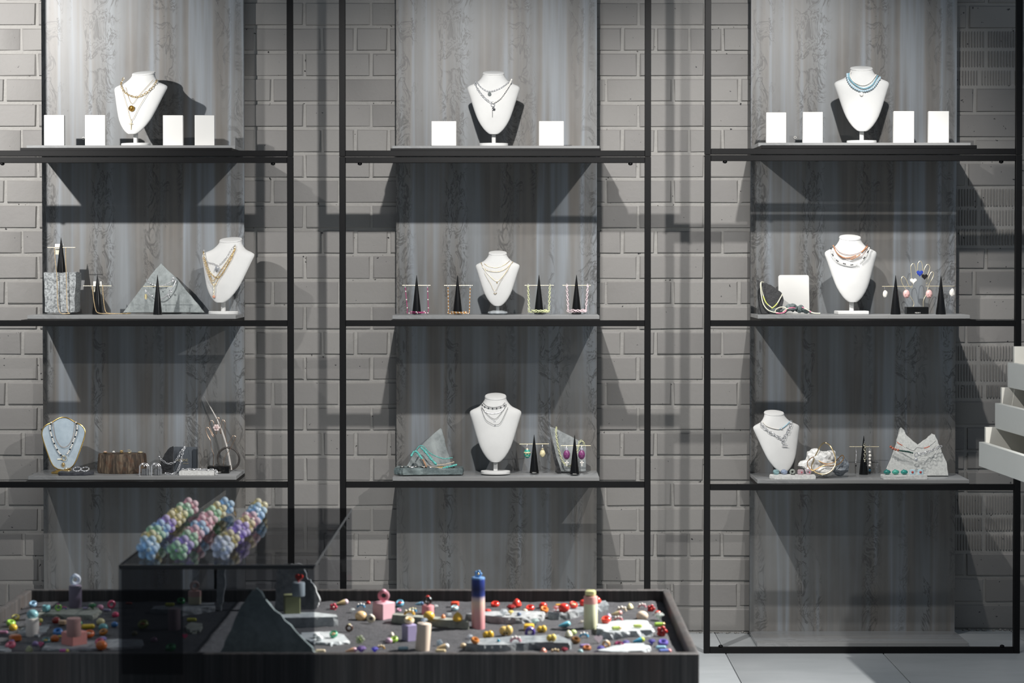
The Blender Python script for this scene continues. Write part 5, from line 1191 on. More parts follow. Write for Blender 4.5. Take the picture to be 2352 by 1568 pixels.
# ------------------------------------------------------------ stones lying in the sand
m_st = speckled('#8a8d8e', '#b4b6b6', 90, 0.7, 0.6, 0.5, '#6a6e71'); m_stw = speckled('#979c9d', '#c3c7c8', 60, 0.55, 0.6, 0.5, '#adb6b9'); m_std = speckled('#5f6568', '#8f9598', 60, 0.6, 0.8, 0.5, '#b5b7b6'); m_sto = speckled('#7d8076', '#a3a59a', 70, 0.7, 0.6)
TOPS = []
def slab(label, outline, hpx, mat, seed, jit=0.0022, name='stone_slab', tilt=0.0, zsink=0.004):
    """outline: pixel corners of the top face; the slab is sunk a little into the sand"""
    vm = max(v for u, v in outline); Y = PZ(700, vm, SAND).y; h = hpx * M(Y)
    pts = [PZ(u, v, SAND + h) for u, v in outline]
    g = G().prism([(p.x, p.y) for p in pts], h + zsink, place_xy((0, 0, SAND - zsink)), jit, seed, 5)
    if tilt:
        c = sum((Vector((p.x, p.y, SAND)) for p in pts), Vector()) / len(pts)
        g.xf(Matrix.Translation(c) @ Matrix.Rotation(tilt, 4, 'Y') @ Matrix.Translation(-c))
    thing(name, label, 'stone', [('slab', g, mat, {'smooth': False})], 'stones in the black sand')
    TOPS.append((label, SAND + h)); return SAND + h
zA = slab('long grey stone under the mauve candle at the dark end of the tray', [(80, 1412), (96, 1399), (160, 1394), (228, 1395), (233, 1401), (213, 1413), (150, 1411), (105, 1409)], 9, m_sto, 1)
slab('flat grey stone behind the white candle', [(38, 1454), (50, 1441), (115, 1433), (106, 1451), (88, 1458)], 4, m_std, 2)
zB_ = slab('pale flat stone under the pink cube at the front of the tray', [(96, 1489), (104, 1476), (190, 1471), (272, 1466), (330, 1468), (326, 1482), (250, 1488), (160, 1492)], 5, m_st, 3)
slab('grey stone at the outer corner of the tray', [(-40, 1495), (-38, 1482), (16, 1483), (24, 1492)], 5, m_st, 4)
zC = slab('pale stone ledge under the olive candle inside the smoked case', [(345, 1398), (352, 1391), (494, 1383), (494, 1392), (420, 1402)], 12, m_st, 5)
slab('brown grey stone under the smoked case', [(424, 1438), (440, 1428), (466, 1431), (458, 1446), (436, 1448)], 6, m_sto, 6)
zD = slab('thick pale stone block under the olive cube', [(633, 1419), (634, 1407), (720, 1405), (774, 1411), (777, 1416), (722, 1417)], 22, m_stw, 7, 0.0012)
zE = slab('flat pale stone with a blue patch next to the smoked case', [(690, 1465), (690, 1452), (760, 1449), (792, 1457), (802, 1470), (760, 1476), (720, 1474)], 7, m_stw, 8)
zF = slab('long narrow grey stone plank under the yellow domes', [(899, 1411), (903, 1407), (1000, 1415), (1078, 1424), (1077, 1428), (1000, 1421)], 18, m_sto, 9, 0.001)
zG = slab('broad pale stone behind the tall blue and pink candle', [(1068, 1409), (1100, 1404), (1200, 1402), (1251, 1404), (1246, 1412), (1200, 1418), (1160, 1417), (1110, 1412)], 15, m_st, 10)
zH = slab('angular stone with a dark broken face under the red rings', [(1258, 1404), (1290, 1391), (1340, 1384), (1392, 1378), (1397, 1383), (1372, 1392), (1345, 1396), (1310, 1404), (1285, 1407)], 16, m_std, 11)
zI = slab('large flat stone with rough dark sides under the yellow and pink rings', [(1068, 1476), (1085, 1467), (1200, 1459), (1250, 1458), (1285, 1457), (1313, 1470), (1308, 1476), (1230, 1474), (1160, 1480), (1110, 1481)], 17, m_std, 12)
zJ = slab('white quartz-like stone under the lime rings', [(1370, 1443), (1375, 1430), (1420, 1424), (1480, 1423), (1500, 1437), (1497, 1446), (1440, 1449), (1400, 1452)], 15, m_stw, 13, 0.004)
zK = slab('pale icy stone at the front of the tray by its lit corner', [(1372, 1493), (1400, 1485), (1435, 1477), (1480, 1476), (1492, 1484), (1480, 1493), (1430, 1496)], 10, m_stw, 14, 0.003)
# upright stones
def standing(label, px, Y, thick, mat, seed, lean=0.1, jit=0.0015):
    v0 = max(v for u, v in px); u0 = sum(u for u, v in px) / len(px); zb = P(u0, v0, Y).z
    g = G().prism(px_out(px, u0, v0, Y), thick, place_xz((P(u0, v0, Y).x, Y, zb), 0.0, lean), jit, seed, 4)
    thing('standing_stone', label, 'stone', [('slab', g, mat, {'smooth': False})], 'upright stones in the black sand')
standing('tall pale marble slab standing behind the olive cube', [(632, 1410), (634, 1340), (637, 1300), (655, 1294), (694, 1296), (703, 1325), (720, 1342), (735, 1378), (732, 1388), (724, 1402), (716, 1410)], PZ(680, 1403, SAND).y + 0.01, 0.014, m_st, 31, 0.12)
standing('narrow pale stone blade standing in the smoked case', [(499, 1303), (517, 1303), (514, 1360), (508, 1402), (504, 1402), (498, 1370)], PZ(505, 1402, SAND).y, 0.012, m_st, 32, 0.05)
standing('broad dark green-grey triangular slab standing in the smoked case', [(500, 1510), (520, 1462), (552, 1392), (578, 1356), (590, 1352), (618, 1388), (668, 1436), (718, 1488), (730, 1510)], 3.205, 0.012, speckled('#8d9a96', '#b1bcb8', 60, 0.4, 0.2, 0.5, '#c9d3d0'), 33, 0.10)

# ------------------------------------------------------------ candle-like columns and cubes that carry rings
def column(label, u, vtop, vbase, wpx, mat, tilt=0.0, z=SAND, cap=None):
    p = PZ(u, vbase - 2, z); Y = p.y + wpx * M(p.y) / 2; r = wpx * M(Y) / 2; top = P(u, vtop, Y).z; H = top - z
    g = G().lathe((0, 0, 0), [(r * 0.97, -0.003 if z == SAND else 0.0004), (r, 0.002), (r, H - 0.0015), (r * 0.95, H)], 28)
    m = Matrix.Translation((p.x, Y, z)) @ Matrix.Rotation(tilt, 4, 'Y'); g.xf(m)
    parts = [('column', g, mat)]
    if cap:
        k = G().lathe((0, 0, 0), [(r * 1.01, H - cap[1]), (r * 1.01, H - 0.001), (r * 0.96, H + 0.0004)], 28).xf(m); parts.append(('tinted_top', k, cap[0]))
    thing('candle', label, 'candle', parts, 'coloured columns that carry rings'); return m @ Vector((0, 0, H)), Y
def ombre():
    m, nt, b = newmat('ombre_wax'); co = coords(nt, kind='Generated'); s = nd(nt, 'ShaderNodeSeparateXYZ'); nt.links.new(co, s.inputs[0])
    wob = maths(nt, 'ADD', s.outputs[2], maths(nt, 'MULTIPLY', ntex(nt, co, 6, 3), 0.03))
    nt.links.new(ramp(nt, wob, [(0.06, lin('#d08f93')), (0.36, lin('#dfa9a6')), (0.54, lin('#e0c3b0')), (0.62, lin('#b9a9b0')), (0.67, lin('#2c3a78')), (0.8, lin('#1c2350')), (0.97, lin('#26367a')), (1.0, lin('#6f97c6'))]), b.inputs['Base Color'])
    b.inputs['Roughness'].default_value = 0.3; return m
wax = lambda c: plain(c, 0.5, vary=0.04, scale=20)
t1, _ = column('mauve grey candle on the long stone, topped with a clear ring', 170, 1344, 1399, 29, wax('#6d6374'), z=zA)
t2, _ = column('cream white candle with a teal dome ring, at the dark end of the tray', 71, 1419, 1463, 30, wax('#e9e2d8'))
t4, _ = column('dusky mauve candle standing in the smoked case', 398, 1397, 1449, 29, wax('#b99fa0'))
t5, _ = column('olive and pink candle on the pale ledge in the smoked case', 445, 1357, 1391, 30, wax('#b9b195'), z=zC, cap=(wax('#c39a90'), 0.009))
t7, Y7 = column('tall blue to pink candle in the middle of the tray', 1098, 1325, 1446, 31, ombre())
t8, _ = column('slightly tilted beige candle leaning on the purple cube', 969, 1431, 1497, 33, wax('#e2cfbb'), tilt=0.08)
t9, _ = column('pink low candle with a black ring on top', 982, 1390, 1416, 28, wax('#d98f93'))
t10, _ = column('pale green candle with a pink top and a square ring', 1357, 1369, 1447, 32, wax('#d9dcba'), cap=(wax('#e0a59c'), 0.012))
def cube(label, u, vtop, vbase, wpx, rz, mat, z=SAND, dpx=None):
    p = PZ(u, vbase - 2, z); w_ = wpx * M(p.y); H = P(u, vtop, p.y).z - z + 0.002; Y = p.y + w_ * 0.6
    thing('cube_stand', label, 'stand', [('block', G().box((p.x, Y, z + H / 2 - 0.001), (w_, w_ if not dpx else dpx * M(p.y), H), rz=rz, b=0.0012), mat)], 'coloured cubes that carry rings'); return Vector((p.x, Y, z + H - 0.001))
c1 = cube('salmon pink cube under the mauve candle at the front of the tray', 165, 1455, 1485, 43, 0.85, wax('#e2988f'), z=zB_)
t3, _ = column('dusky rose candle standing on the salmon pink cube', 166, 1419, 1466, 33, wax('#b98f88'), z=c1.z)
c2 = cube('pink cube topped with a clear pink ring', 880, 1387, 1425, 38, 0.75, wax('#d9aeb6'))
c3 = cube('purple cube with a cream ring on top, touching the beige candle', 939, 1437, 1475, 26, 0.62, wax('#9a90b4'))
c4 = cube('olive cube carrying the grey column and a red heart ring', 668, 1370, 1412, 36, 0.22, wax('#9a9c72'), z=zD)
t6, _ = column('short grey column on the olive cube', 684, 1337, 1373, 30, wax('#a3adb2'), z=c4.z)

# ------------------------------------------------------------ rings scattered over sand, stones and columns
def flower_pts(r, n): return [(r * math.cos(2 * PI * i / n), r * math.sin(2 * PI * i / n)) for i in range(n)]
rr = random.Random(12)
def resin(col, kind): 
    if col.startswith('~'): return clear(col[1:], 0.42)
    if col in ('gold', 'pearl', 'silver'): return {'gold': m_gold, 'pearl': m_pearl, 'silver': m_silver}[col]
    return plain(col, 0.22, vary=0.08, scale=90, coat=0.5)
def tray_ring(u, v, w, kind, col, label, col2=None, z=None, at=None):
    """u, v: pixel of the ring's foot; w: its width in pixels"""
    zz = SAND + 0.0004 if z is None else z + 0.0008
    p = PZ(u, v, zz) if at is None else Vector(at)
    if z is None and at is None: p.z = max(zz, sand_h(min(max(p.x, ix0), ix1), min(max(p.y, iy0), iy1)) - 0.0008)
    s = w * M(p.y); R = s / 2; a = rr.uniform(-0.6, 0.6); A = resin(col, kind); B = resin(col2 or col, kind); parts = []
    tl = rr.uniform(0.25, 0.7); ax = Vector((math.sin(a) * 0.5, -math.sin(tl), math.cos(tl)))
    if kind == 'band':            # chunky ring lying tipped
        r = R * 0.34; c = p + Vector((0, R * 0.3, (R - r) * math.sin(tl) + r)); parts = [('band', G().torus(c, R - r, r, ax, 22, 9, flat=1.3), A)]
        if col2: parts.append(('enamel', G().ball(c + Vector((0, -R * 0.55, r * 0.5)), r * 1.1, (1.5, 0.8, 0.8), 12, 8), B))
    elif kind == 'dome':          # a fat polished cap over a half hidden band
        c = p + Vector((0, 0, R * 0.55)); parts = [('dome', G().ball(c, R, (1, 0.8, 0.85), 18, 12), A), ('band', G().torus(c + Vector((0, R * 0.4, -R * 0.1)), R * 0.7, R * 0.16, (1, 0.3, 0.1), 18, 7), B)]
    elif kind == 'peak':          # pointed tooth-like dome
        c = p; g = G().lathe(c, [(R * 0.75, 0), (R * 0.98, R * 0.35), (R * 0.85, R * 0.9), (R * 0.45, R * 1.4), (R * 0.08, R * 1.65)], 16); parts = [('peak', g, A), ('band', G().torus(c + Vector((0, R * 0.5, R * 0.5)), R * 0.6, R * 0.16, (1, 0.2, 0), 16, 7), B)]
    elif kind == 'claw':          # a band with a row of bright balls
        c = p + Vector((0, 0, R * 0.35)); half = [c + Vector((R * 0.8 * math.cos(t), 0.0, R * 0.62 * math.sin(t) - R * 0.3)) for t in [PI * j / 12 for j in range(13)]]
        parts = [('band', G().tube(half, R * 0.24, 8), A), ('balls', G().ball(c + Vector((-R * 0.6, 0, R * 0.38)), R * 0.24), B), ('balls', G().ball(c + Vector((0, 0, R * 0.5)), R * 0.26), B), ('balls', G().ball(c + Vector((R * 0.6, 0, R * 0.38)), R * 0.24), B)]
    elif kind == 'gem':           # faceted stone on a slim band
        c = p + Vector((0, 0, R * 0.75)); parts = [('gem', G().lathe(c + Vector((0, 0, -R * 0.5)), [(R * 0.25, 0), (R, R * 0.65), (R * 0.95, R * 0.8), (R * 0.55, R * 1.15)], 8), A, {'smooth': False}), ('band', G().torus(c + Vector((0, R * 0.5, -R * 0.25)), R * 0.55, R * 0.13, (1, 0.3, 0.2), 16, 6), B)]
    elif kind == 'bar':           # long capsule lying on its side
        d = Vector((math.cos(a * 0.4), math.sin(a * 0.4), 0)); r = R * 0.36; c = p + Vector((0, 0, r))
        g = G().tube(smooth_path([c - d * (R - r), c + d * (R - r)], 8), r, 10); g.ball(c - d * (R - r), r).ball(c + d * (R - r), r)
        parts = [('capsule', g, A)]
        if col2: parts.append(('tip', G().ball(c + d * (R - r), r * 1.06), B))
    elif kind == 'horn':          # shell-like cone with a rounded wide end
        d = Vector((math.cos(a), 0.3 * math.sin(a), 0.18)).normalized(); c = p + Vector((0, 0, R * 0.42))
        parts = [('horn', G().lathe(c - d * R, [(R * 0.12, 0), (R * 0.28, R * 0.6), (R * 0.46, R * 1.35), (R * 0.44, R * 1.55)], 14, d), A), ('mouth', G().ball(c + d * R * 0.62, R * 0.46, (1, 1, 1)), B)]
    elif kind == 'flower':
        c = p + Vector((0, 0, R * 0.7)); g = G()
        for x, y in flower_pts(R * 0.58, 5): g.ball(c + Vector((x, -0.001, y)), R * 0.42, (1, 0.6, 1), 9, 6)
        parts = [('petals', g, A), ('centre', G().ball(c + Vector((0, -R * 0.25, 0)), R * 0.28), B), ('band', G().torus(c + Vector((0, R * 0.6, 0)), R * 0.6, R * 0.13, (1, 0.1, 0.2), 16, 6), A)]
    elif kind == 'face':          # chunky ring with two dark dots
        c = p + Vector((0, 0, R * 0.62)); parts = [('body', G().ball(c + Vector((-R * 0.28, 0, 0)), R * 0.62, (1, 0.8, 1)).ball(c + Vector((R * 0.35, 0, R * 0.05)), R * 0.6, (0.95, 0.8, 1.15)), A)]
        for sx in (-0.22, 0.14): parts.append(('dot', G().ball(c + Vector((sx * R, -R * 0.52, -R * 0.22)), R * 0.13), m_jet))
    elif kind == 'cubic':
        parts = [('block', G().box(p + Vector((0, 0, R * 0.62)), (s, s * 0.8, R * 1.25), rz=a, b=R * 0.22), A)]
    elif kind == 'heart':
        o = []
        for i in range(20):
            t = 2 * PI * i / 20; o.append((16 * math.sin(t) ** 3 * R / 17, (13 * math.cos(t) - 5 * math.cos(2 * t) - 2 * math.cos(3 * t) - math.cos(4 * t)) * R / 17))
        parts = [('heart', G().prism(o, R * 0.5, place_xz(p + Vector((0, 0, R * 1.0)), a, 0.3)), A), ('band', G().torus(p + Vector((0, R * 0.7, R * 0.55)), R * 0.5, R * 0.14, (1, 0, 0.3), 14, 6), B)]
    elif kind == 'cup':           # upright wide ring
        r = R * 0.2; g = G().lathe(p + Vector((0, 0, 0)), [(R * 0.78, 0), (R * 0.9, R * 0.2), (R * 0.9, R * 1.1), (R * 0.82, R * 1.3), (R * 0.6, R * 1.3), (R * 0.6, R * 0.6)], 20); parts = [('ring', g, A)]
    elif kind == 'stand':         # ring standing on edge
        r = R * 0.3; parts = [('band', G().torus(p + Vector((0, 0, R * 0.98)), R - r, r, (math.sin(a), 1, 0.15), 22, 9, flat=1.4), A)]
        if col2: parts.append(('stone', G().ball(p + Vector((0, -r * 0.5, R * 1.75)), R * 0.42, (1.1, 0.8, 0.8)), B))
    thing('ring', label, 'ring', parts, 'coloured rings in the sand tray')
RINGS = [
 (75, 1394, 20, 'band', '#8fb4cc', 'pale blue ring behind the long stone at the dark end'), (106, 1403, 21, 'cup', '#6fa5ad', 'teal cup ring on the long stone', None, 'A'), (134, 1403, 17, 'stand', '#86bb54', 'tall lime ring on the long stone', '#c75c96', 'A'),
 (147, 1399, 13, 'claw', '#3c4a92', 'small blue and pink ring beside the tall lime ring', '#d2577f', 'A'), (196, 1398, 12, 'bar', '#a99ac0', 'small lilac ring beside the mauve candle', None, 'A'), (212, 1399, 20, 'gem', '#14592e', 'dark green gem ring on the end of the long stone', None, 'A'),
 (230, 1399, 16, 'dome', '#c98aa2', 'dusty pink dome ring at the end of the long stone'), (256, 1397, 20, 'stand', '#c64a68', 'raspberry ring standing upright near the smoked case'), (246, 1404, 18, 'bar', '#8b86a0', 'flat lilac bar ring near the smoked case'),
 (265, 1416, 17, 'dome', '#c03d5f', 'raspberry dome ring against the smoked case'), (35, 1424, 20, 'band', '#b0a860', 'olive yellow ring at the outer end of the tray', '#6f7078'), (24, 1436, 22, 'band', '#9bc74c', 'lime ring at the outer end of the tray'),
 (30, 1446, 20, 'dome', '#d6b437', 'mustard yellow dome ring under the lime ring'), (8, 1455, 20, 'bar', '#dd98aa', 'pink capsule ring at the outer edge of the tray'), (35, 1472, 25, 'cubic', '#d9763a', 'orange block ring at the outer end of the tray'),
 (27, 1477, 13, 'gem', '#7a6797', 'small purple ring under the orange block ring'), (23, 1489, 25, 'band', '#d8647c', 'watermelon pink ring at the front outer corner'), (67, 1497, 18, 'peak', '#a3a57c', 'khaki peaked ring at the front below the white candle'),
 (81, 1482, 15, 'dome', '#8d7aa8', 'purple ring below the white candle'), (93, 1485, 14, 'heart', '#c44a78', 'magenta heart ring below the white candle'), (105, 1478, 21, 'band', '#3f6f72', 'dark teal ring between white candle and salmon cube', '#bca95a'),
 (129, 1430, 20, 'dome', '#8a2a25', 'dark red ring below the long stone'), (144, 1434, 17, 'cubic', '#c9a887', 'beige cube ring beside the dark red ring'), (184, 1433, 10, 'dome', '#6fcf97', 'tiny mint ring beside the dusky rose candle'),
 (202, 1444, 32, 'bar', '#d6b62c', 'long yellow capsule ring, biggest at the dark end'), (231, 1433, 20, 'dome', '#cfc795', 'cream dome ring near the smoked case'), (237, 1447, 22, 'dome', '#69a5a8', 'teal dome ring sitting on the orange ring near the case', None), (237, 1457, 21, 'band', '#d58b35', 'orange ring under the teal dome ring near the case', '#6b4a1e'),
 (132, 1459, 24, 'band', '#3f79b8', 'bright blue ring beside the dusky rose candle'), (126, 1472, 21, 'dome', '#d2702c', 'orange dome ring left standing by the salmon cube'), (139, 1465, 14, 'bar', '#d8bf50', 'yellow strip ring by the salmon cube'), (204, 1464, 25, 'band', '#d96a32', 'orange red ring beyond the salmon cube', '#e3b9a0'),
 (236, 1475, 19, 'gem', '#8d80b8', 'lilac shard ring on the pale flat stone', None, 'B'), (228, 1482, 22, 'band', '#cc5f78', 'pink ring on the pale flat stone', None, 'B'), (233, 1489, 27, 'dome', '#e0793a', 'large orange dome ring on the pale flat stone', None, 'B'),
 (147, 1498, 23, 'bar', '#d05aa2', 'magenta capsule ring at the front below the salmon cube', '#d9c65a'), (263, 1438, 16, 'dome', '#3c70a8', 'blue dome ring against the smoked case'), (92, 1428, 13, 'dome', '#d9d06c', 'small yellow ring behind the white candle'), (89, 1439, 11, 'heart', '#c2604c', 'small red heart ring behind the white candle'),
 (296, 1388, 16, 'bar', '#c0503f', 'red sliver ring seen through the smoked case'), (390, 1392, 23, 'bar', '#c8c840', 'yellow capsule ring on the pale ledge in the case', None, 'C'), (415, 1388, 20, 'band', '#2f8a4a', 'green ring at the back in the case'), (328, 1444, 26, 'band', '#a7b44c', 'olive loop ring inside the smoked case', '#b86a3a'), (440, 1427, 24, 'bar', '#c9c64a', 'yellow nail ring above the brown stone in the case'),
 (425, 1467, 14, 'heart', '#c8456a', 'raspberry heart ring inside the smoked case', '#2c9c66'), (391, 1495, 26, 'band', '#2fa35a', 'emerald green ring at the front of the case'), (354, 1474, 16, 'dome', '#b0859a', 'dull pink ring inside the smoked case'), (309, 1458, 14, 'dome', '#8c8560', 'khaki ring inside the smoked case'),
 (766, 1400, 19, 'flower', '#d3485a', 'red flower ring by the tall marble slab', '#e6b7b0'), (786, 1389, 27, 'horn', '#d9c391', 'cream horn ring with a pink mouth by the back rim', '#e6cdd6'), (809, 1406, 14, 'gem', '~#e4e6e6', 'small clear gem ring behind the peach dome ring'), (829, 1395, 20, 'claw', '#4d90b8', 'blue three-ball ring behind the pink cube', 'pearl'), (846, 1387, 11, 'dome', '#b53a38', 'small red and black bead ring by the pink cube', '#141414'),
 (829, 1422, 28, 'dome', '#e3c08f', 'peach dome ring before the pink cube', '#d89a86'), (852, 1430, 20, 'stand', '#d6cbb0', 'beige gem ring below the pink cube', 'pearl'), (918, 1393, 20, 'band', '#6fb0cc', 'sky blue ring with a red patch behind the plank stone', '#c44a4a'), (916, 1404, 12, 'band', '#c193a8', 'small mauve ring leaning on the pink cube'), (963, 1390, 19, 'horn', '#8fc4dc', 'blue eye ring at the back rim', '#3a5a80'),
 (948, 1405, 19, 'claw', '#4da0cc', 'blue and black ring with yellow balls above the plank stone', '#e8dca0'), (1000, 1398, 14, 'gem', '~#e6e8e8', 'clear gem ring beside the pink low candle'), (940, 1412, 26, 'claw', '#d9a83c', 'yellow ring with white balls on the plank stone', '#f0ead0', 'F'), (985, 1421, 26, 'dome', '#ecc052', 'large yellow dome ring on the plank stone', None, 'F'), (1051, 1425, 25, 'peak', '#e2b33c', 'yellow peaked ring at the end of the plank stone', None, 'F'),
 (766, 1464, 20, 'band', '#3f9c78', 'green ring on the blue patched stone', '#d0b98a', 'E'), (802, 1451, 19, 'stand', '#4a3020', 'brown and gold double ring in open sand', '#e8dcae'), (727, 1464, 16, 'dome', '#e6eaea', 'white dome ring against the smoked case', None, 'E'), (734, 1470, 16, 'dome', '#dfe4e4', 'second white dome ring against the smoked case', None, 'E'), (827, 1476, 22, 'flower', '~#dfe6d0', 'clear flower ring with green leaves', '#7b8c4c'),
 (806, 1499, 26, 'horn', '#e0b08e', 'peach horn ring with a pink mouth at the front rim', '#e2b5b8'), (830, 1500, 24, 'gem', '~#a48cc8', 'violet clear gem ring at the front rim'), (861, 1498, 18, 'gem', '~#8c88e6', 'blue violet clear gem ring at the front rim'), (875, 1490, 19, 'claw', '#b98a2c', 'gold ring with cream balls near the purple cube', '#f2e2c0'), (893, 1476, 17, 'dome', '#cfaec4', 'lilac dome ring near the purple cube'), (905, 1475, 19, 'band', '#a7cf5a', 'lime ring touching the lilac dome ring'),
 (900, 1460, 11, 'peak', '#ece4d2', 'small cream pearl ring behind the lime ring', 'gold'), (926, 1493, 25, 'bar', '#9fbcc4', 'pale blue capsule ring before the purple cube'), (736, 1499, 24, 'bar', '#cfc0a2', 'beige capsule ring at the front rim by the case'),
 (1045, 1392, 18, 'cubic', '#e0553a', 'red and green square ring at the back rim', None), (1044, 1402, 19, 'band', '#a3c6cc', 'pale blue clear ring above the yellow peaked ring', '#e6ddd0'), (1031, 1414, 11, 'cubic', '~#dfe4e6', 'small clear square ring behind the plank stone'), (1018, 1419, 11, 'peak', '#d98a5c', 'tiny orange peaked ring on the plank stone', None, 'F'),
 (1009, 1481, 16, 'flower', '~#d5e2ea', 'clear flower ring in open sand near the beige candle'), (1017, 1491, 28, 'horn', '#d9bf92', 'cream horn ring with a white mouth near the beige candle', '#e8e8e4'), (1012, 1499, 25, 'bar', '#dcc79a', 'cream capsule ring at the front rim'),
 (1121, 1467, 29, 'face', '#e0b43a', 'mustard double ring before the tall blue candle'), (1145, 1473, 8, 'peak', '#2f8aa0', 'slim blue dagger ring on the large flat stone', None, 'I'), (1162, 1459, 35, 'face', '#e8c778', 'largest yellow and cream double ring with dark dots'), (1184, 1474, 27, 'claw', '#dd9ca8', 'pink ring with pearls on the large flat stone', 'pearl', 'I'), (1091, 1477, 21, 'band', '#c07a38', 'amber ring on the large flat stone', None, 'I'), (1064, 1486, 14, 'dome', '#e6cda6', 'peach bead ring beside the large flat stone'), (1079, 1469, 15, 'gem', '~#dfe2e6', 'clear gem ring behind the amber ring'),
 (1120, 1410, 17, 'gem', '#c9433c', 'red and white gem ring beside the tall blue candle', 'pearl'), (1137, 1394, 21, 'band', '#d83a2c', 'bright red ring at the back rim near the blue candle'), (1187, 1393, 23, 'peak', '#dc4234', 'bright red peaked ring at the back of the tray'), (1174, 1404, 23, 'gem', '#8c1f1f', 'dark red gem ring behind the broad pale stone'), (1156, 1413, 21, 'gem', '~#e3e8ea', 'clear gem ring on the broad pale stone', None, 'G'), (1173, 1411, 14, 'gem', '#d9c070', 'yellow gem ring on the broad pale stone', None, 'G'), (1192, 1413, 11, 'dome', '#5d6f8c', 'small blue pearl ring on the broad pale stone', None, 'G'),
 (1217, 1403, 21, 'band', '#d8392c', 'red flat ring behind the broad pale stone'), (1206, 1406, 12, 'dome', '#e2d9bc', 'small cream ring next to the red flat ring'), (1247, 1396, 19, 'dome', '#d03a2e', 'red dome ring behind the orange ring'), (1250, 1407, 20, 'band', '#e0883e', 'orange ring between the two back stones'), (1295, 1403, 26, 'dome', '#da3a2f', 'largest bright red dome ring on the angular stone', None, 'H'), (1283, 1392, 16, 'bar', '#e0a83c', 'yellow ring behind the largest red dome ring'), (1277, 1401, 15, 'gem', '~#f0c0c0', 'clear pink gem ring beside the largest red dome ring', None, 'H'),
 (1317, 1396, 21, 'band', '#d8402f', 'red ring with a cream stone on the angular stone', '#f0e2b8', 'H'), (1340, 1390, 20, 'dome', '#d43a30', 'red dome ring beside the pale green candle', None, 'H'), (1373, 1384, 17, 'peak', '#dc4636', 'coral red peaked ring beyond the pale green candle', None, 'H'),
 (1215, 1447, 24, 'cubic', '#ecbf45', 'yellow block ring in open sand'), (1229, 1437, 21, 'gem', '~#d8e6e4', 'clear gem ring behind the yellow block ring'), (1244, 1453, 26, 'face', '#e4be48', 'yellow ring with dark stones above the large flat stone'), (1217, 1464, 26, 'stand', '#5b4a9c', 'violet ring with a clear gem above the large flat stone', '~#cfc8ee'), (1266, 1473, 26, 'face', '#e6cf6a', 'yellow ring with two eyes at the end of the large flat stone', None, 'I'), (1296, 1440, 28, 'horn', '#63b0c8', 'sky blue fish-like ring in open sand', '#8fd0dc'), (1336, 1431, 10, 'gem', '~#e8e4dc', 'tiny clear gem ring near the pale green candle'),
 (1306, 1462, 19, 'peak', '#e6e2c2', 'cream peaked ring before the pale green candle'), (1317, 1456, 15, 'dome', '#cfe09a', 'pale lime dome ring behind the cream peaked ring'), (1341, 1463, 23, 'claw', '#5fb4dc', 'sky blue ring with white balls at the foot of the pale green candle', 'pearl'), (1322, 1477, 23, 'band', '#6b4a24', 'brown clear ring before the sky blue ball ring'), (1343, 1487, 24, 'bar', '#a08cc0', 'lilac capsule ring near the front rim'), (1348, 1495, 21, 'band', '#a8683e', 'brown ring under the lilac capsule ring'),
 (1248, 1501, 17, 'peak', '#dc9480', 'peach cone ring at the front rim'), (1275, 1500, 21, 'claw', '#7a5a30', 'brown ring with three gold balls at the front rim', '#f4deb0'), (1296, 1499, 18, 'gem', '#7c2030', 'dark red gem ring at the front rim'), (1333, 1500, 13, 'dome', '#9cc0c2', 'pale aqua dome ring at the front rim'),
 (1416, 1414, 25, 'horn', '#e0d0a0', 'cream horn ring with a pink mouth beyond the pale green candle', '#e2a8a2'), (1428, 1404, 24, 'claw', '#cfc0a8', 'pearl cluster ring behind the cream horn ring', 'pearl'), (1447, 1398, 16, 'peak', '#e6dcae', 'pale yellow peaked ring at the back'), (1475, 1395, 20, 'claw', '#d99aa4', 'pink ring with three pearly balls at the back', 'pearl'), (1495, 1404, 20, 'flower', '#b52a2c', 'dark red flower ring near the lit corner', '#e04a3c'), (1511, 1412, 15, 'dome', '#e2665a', 'coral dome ring near the lit corner'), (1514, 1423, 24, 'gem', '~#e0e6e2', 'large clear gem ring near the lit corner'),
 (1475, 1422, 28, 'dome', '#e6d2bc', 'cream and mauve dome ring behind the white stone', '#c490a0'), (1420, 1425, 21, 'claw', '#d9848c', 'pink ring with white balls behind the white stone', 'pearl'), (1398, 1419, 13, 'peak', '#d3b8d6', 'small lilac peaked ring above the red flat ring'), (1392, 1430, 24, 'band', '#dc4a36', 'red flat ring on the edge of the white stone', None, 'J'), (1416, 1446, 24, 'bar', '#c2d472', 'lime and gold capsule ring low on the white stone', 'gold', 'J'), (1465, 1441, 22, 'bar', '#cfe07a', 'pale lime capsule ring on the white stone', None, 'J'), (1515, 1438, 26, 'bar', '#a9cf58', 'lime and gold capsule ring in the sand beyond the white stone', 'gold'),
 (1520, 1459, 27, 'flower', '#c4302a', 'red flower ring by the side rim', '#7a1414'), (1401, 1459, 15, 'gem', '~#e6ecec', 'clear gem ring at the foot of the white stone'), (1375, 1477, 22, 'heart', '#e6d6dc', 'pinkish white heart ring before the white stone'), (1392, 1489, 20, 'stand', '#dcb07e', 'peach ring with a pearl by the icy stone', 'pearl'), (1380, 1496, 19, 'gem', '~#9890dc', 'violet clear gem ring by the icy stone'), (1422, 1489, 25, 'band', '#7a3050', 'plum ring beside the icy stone', '#54203c'),
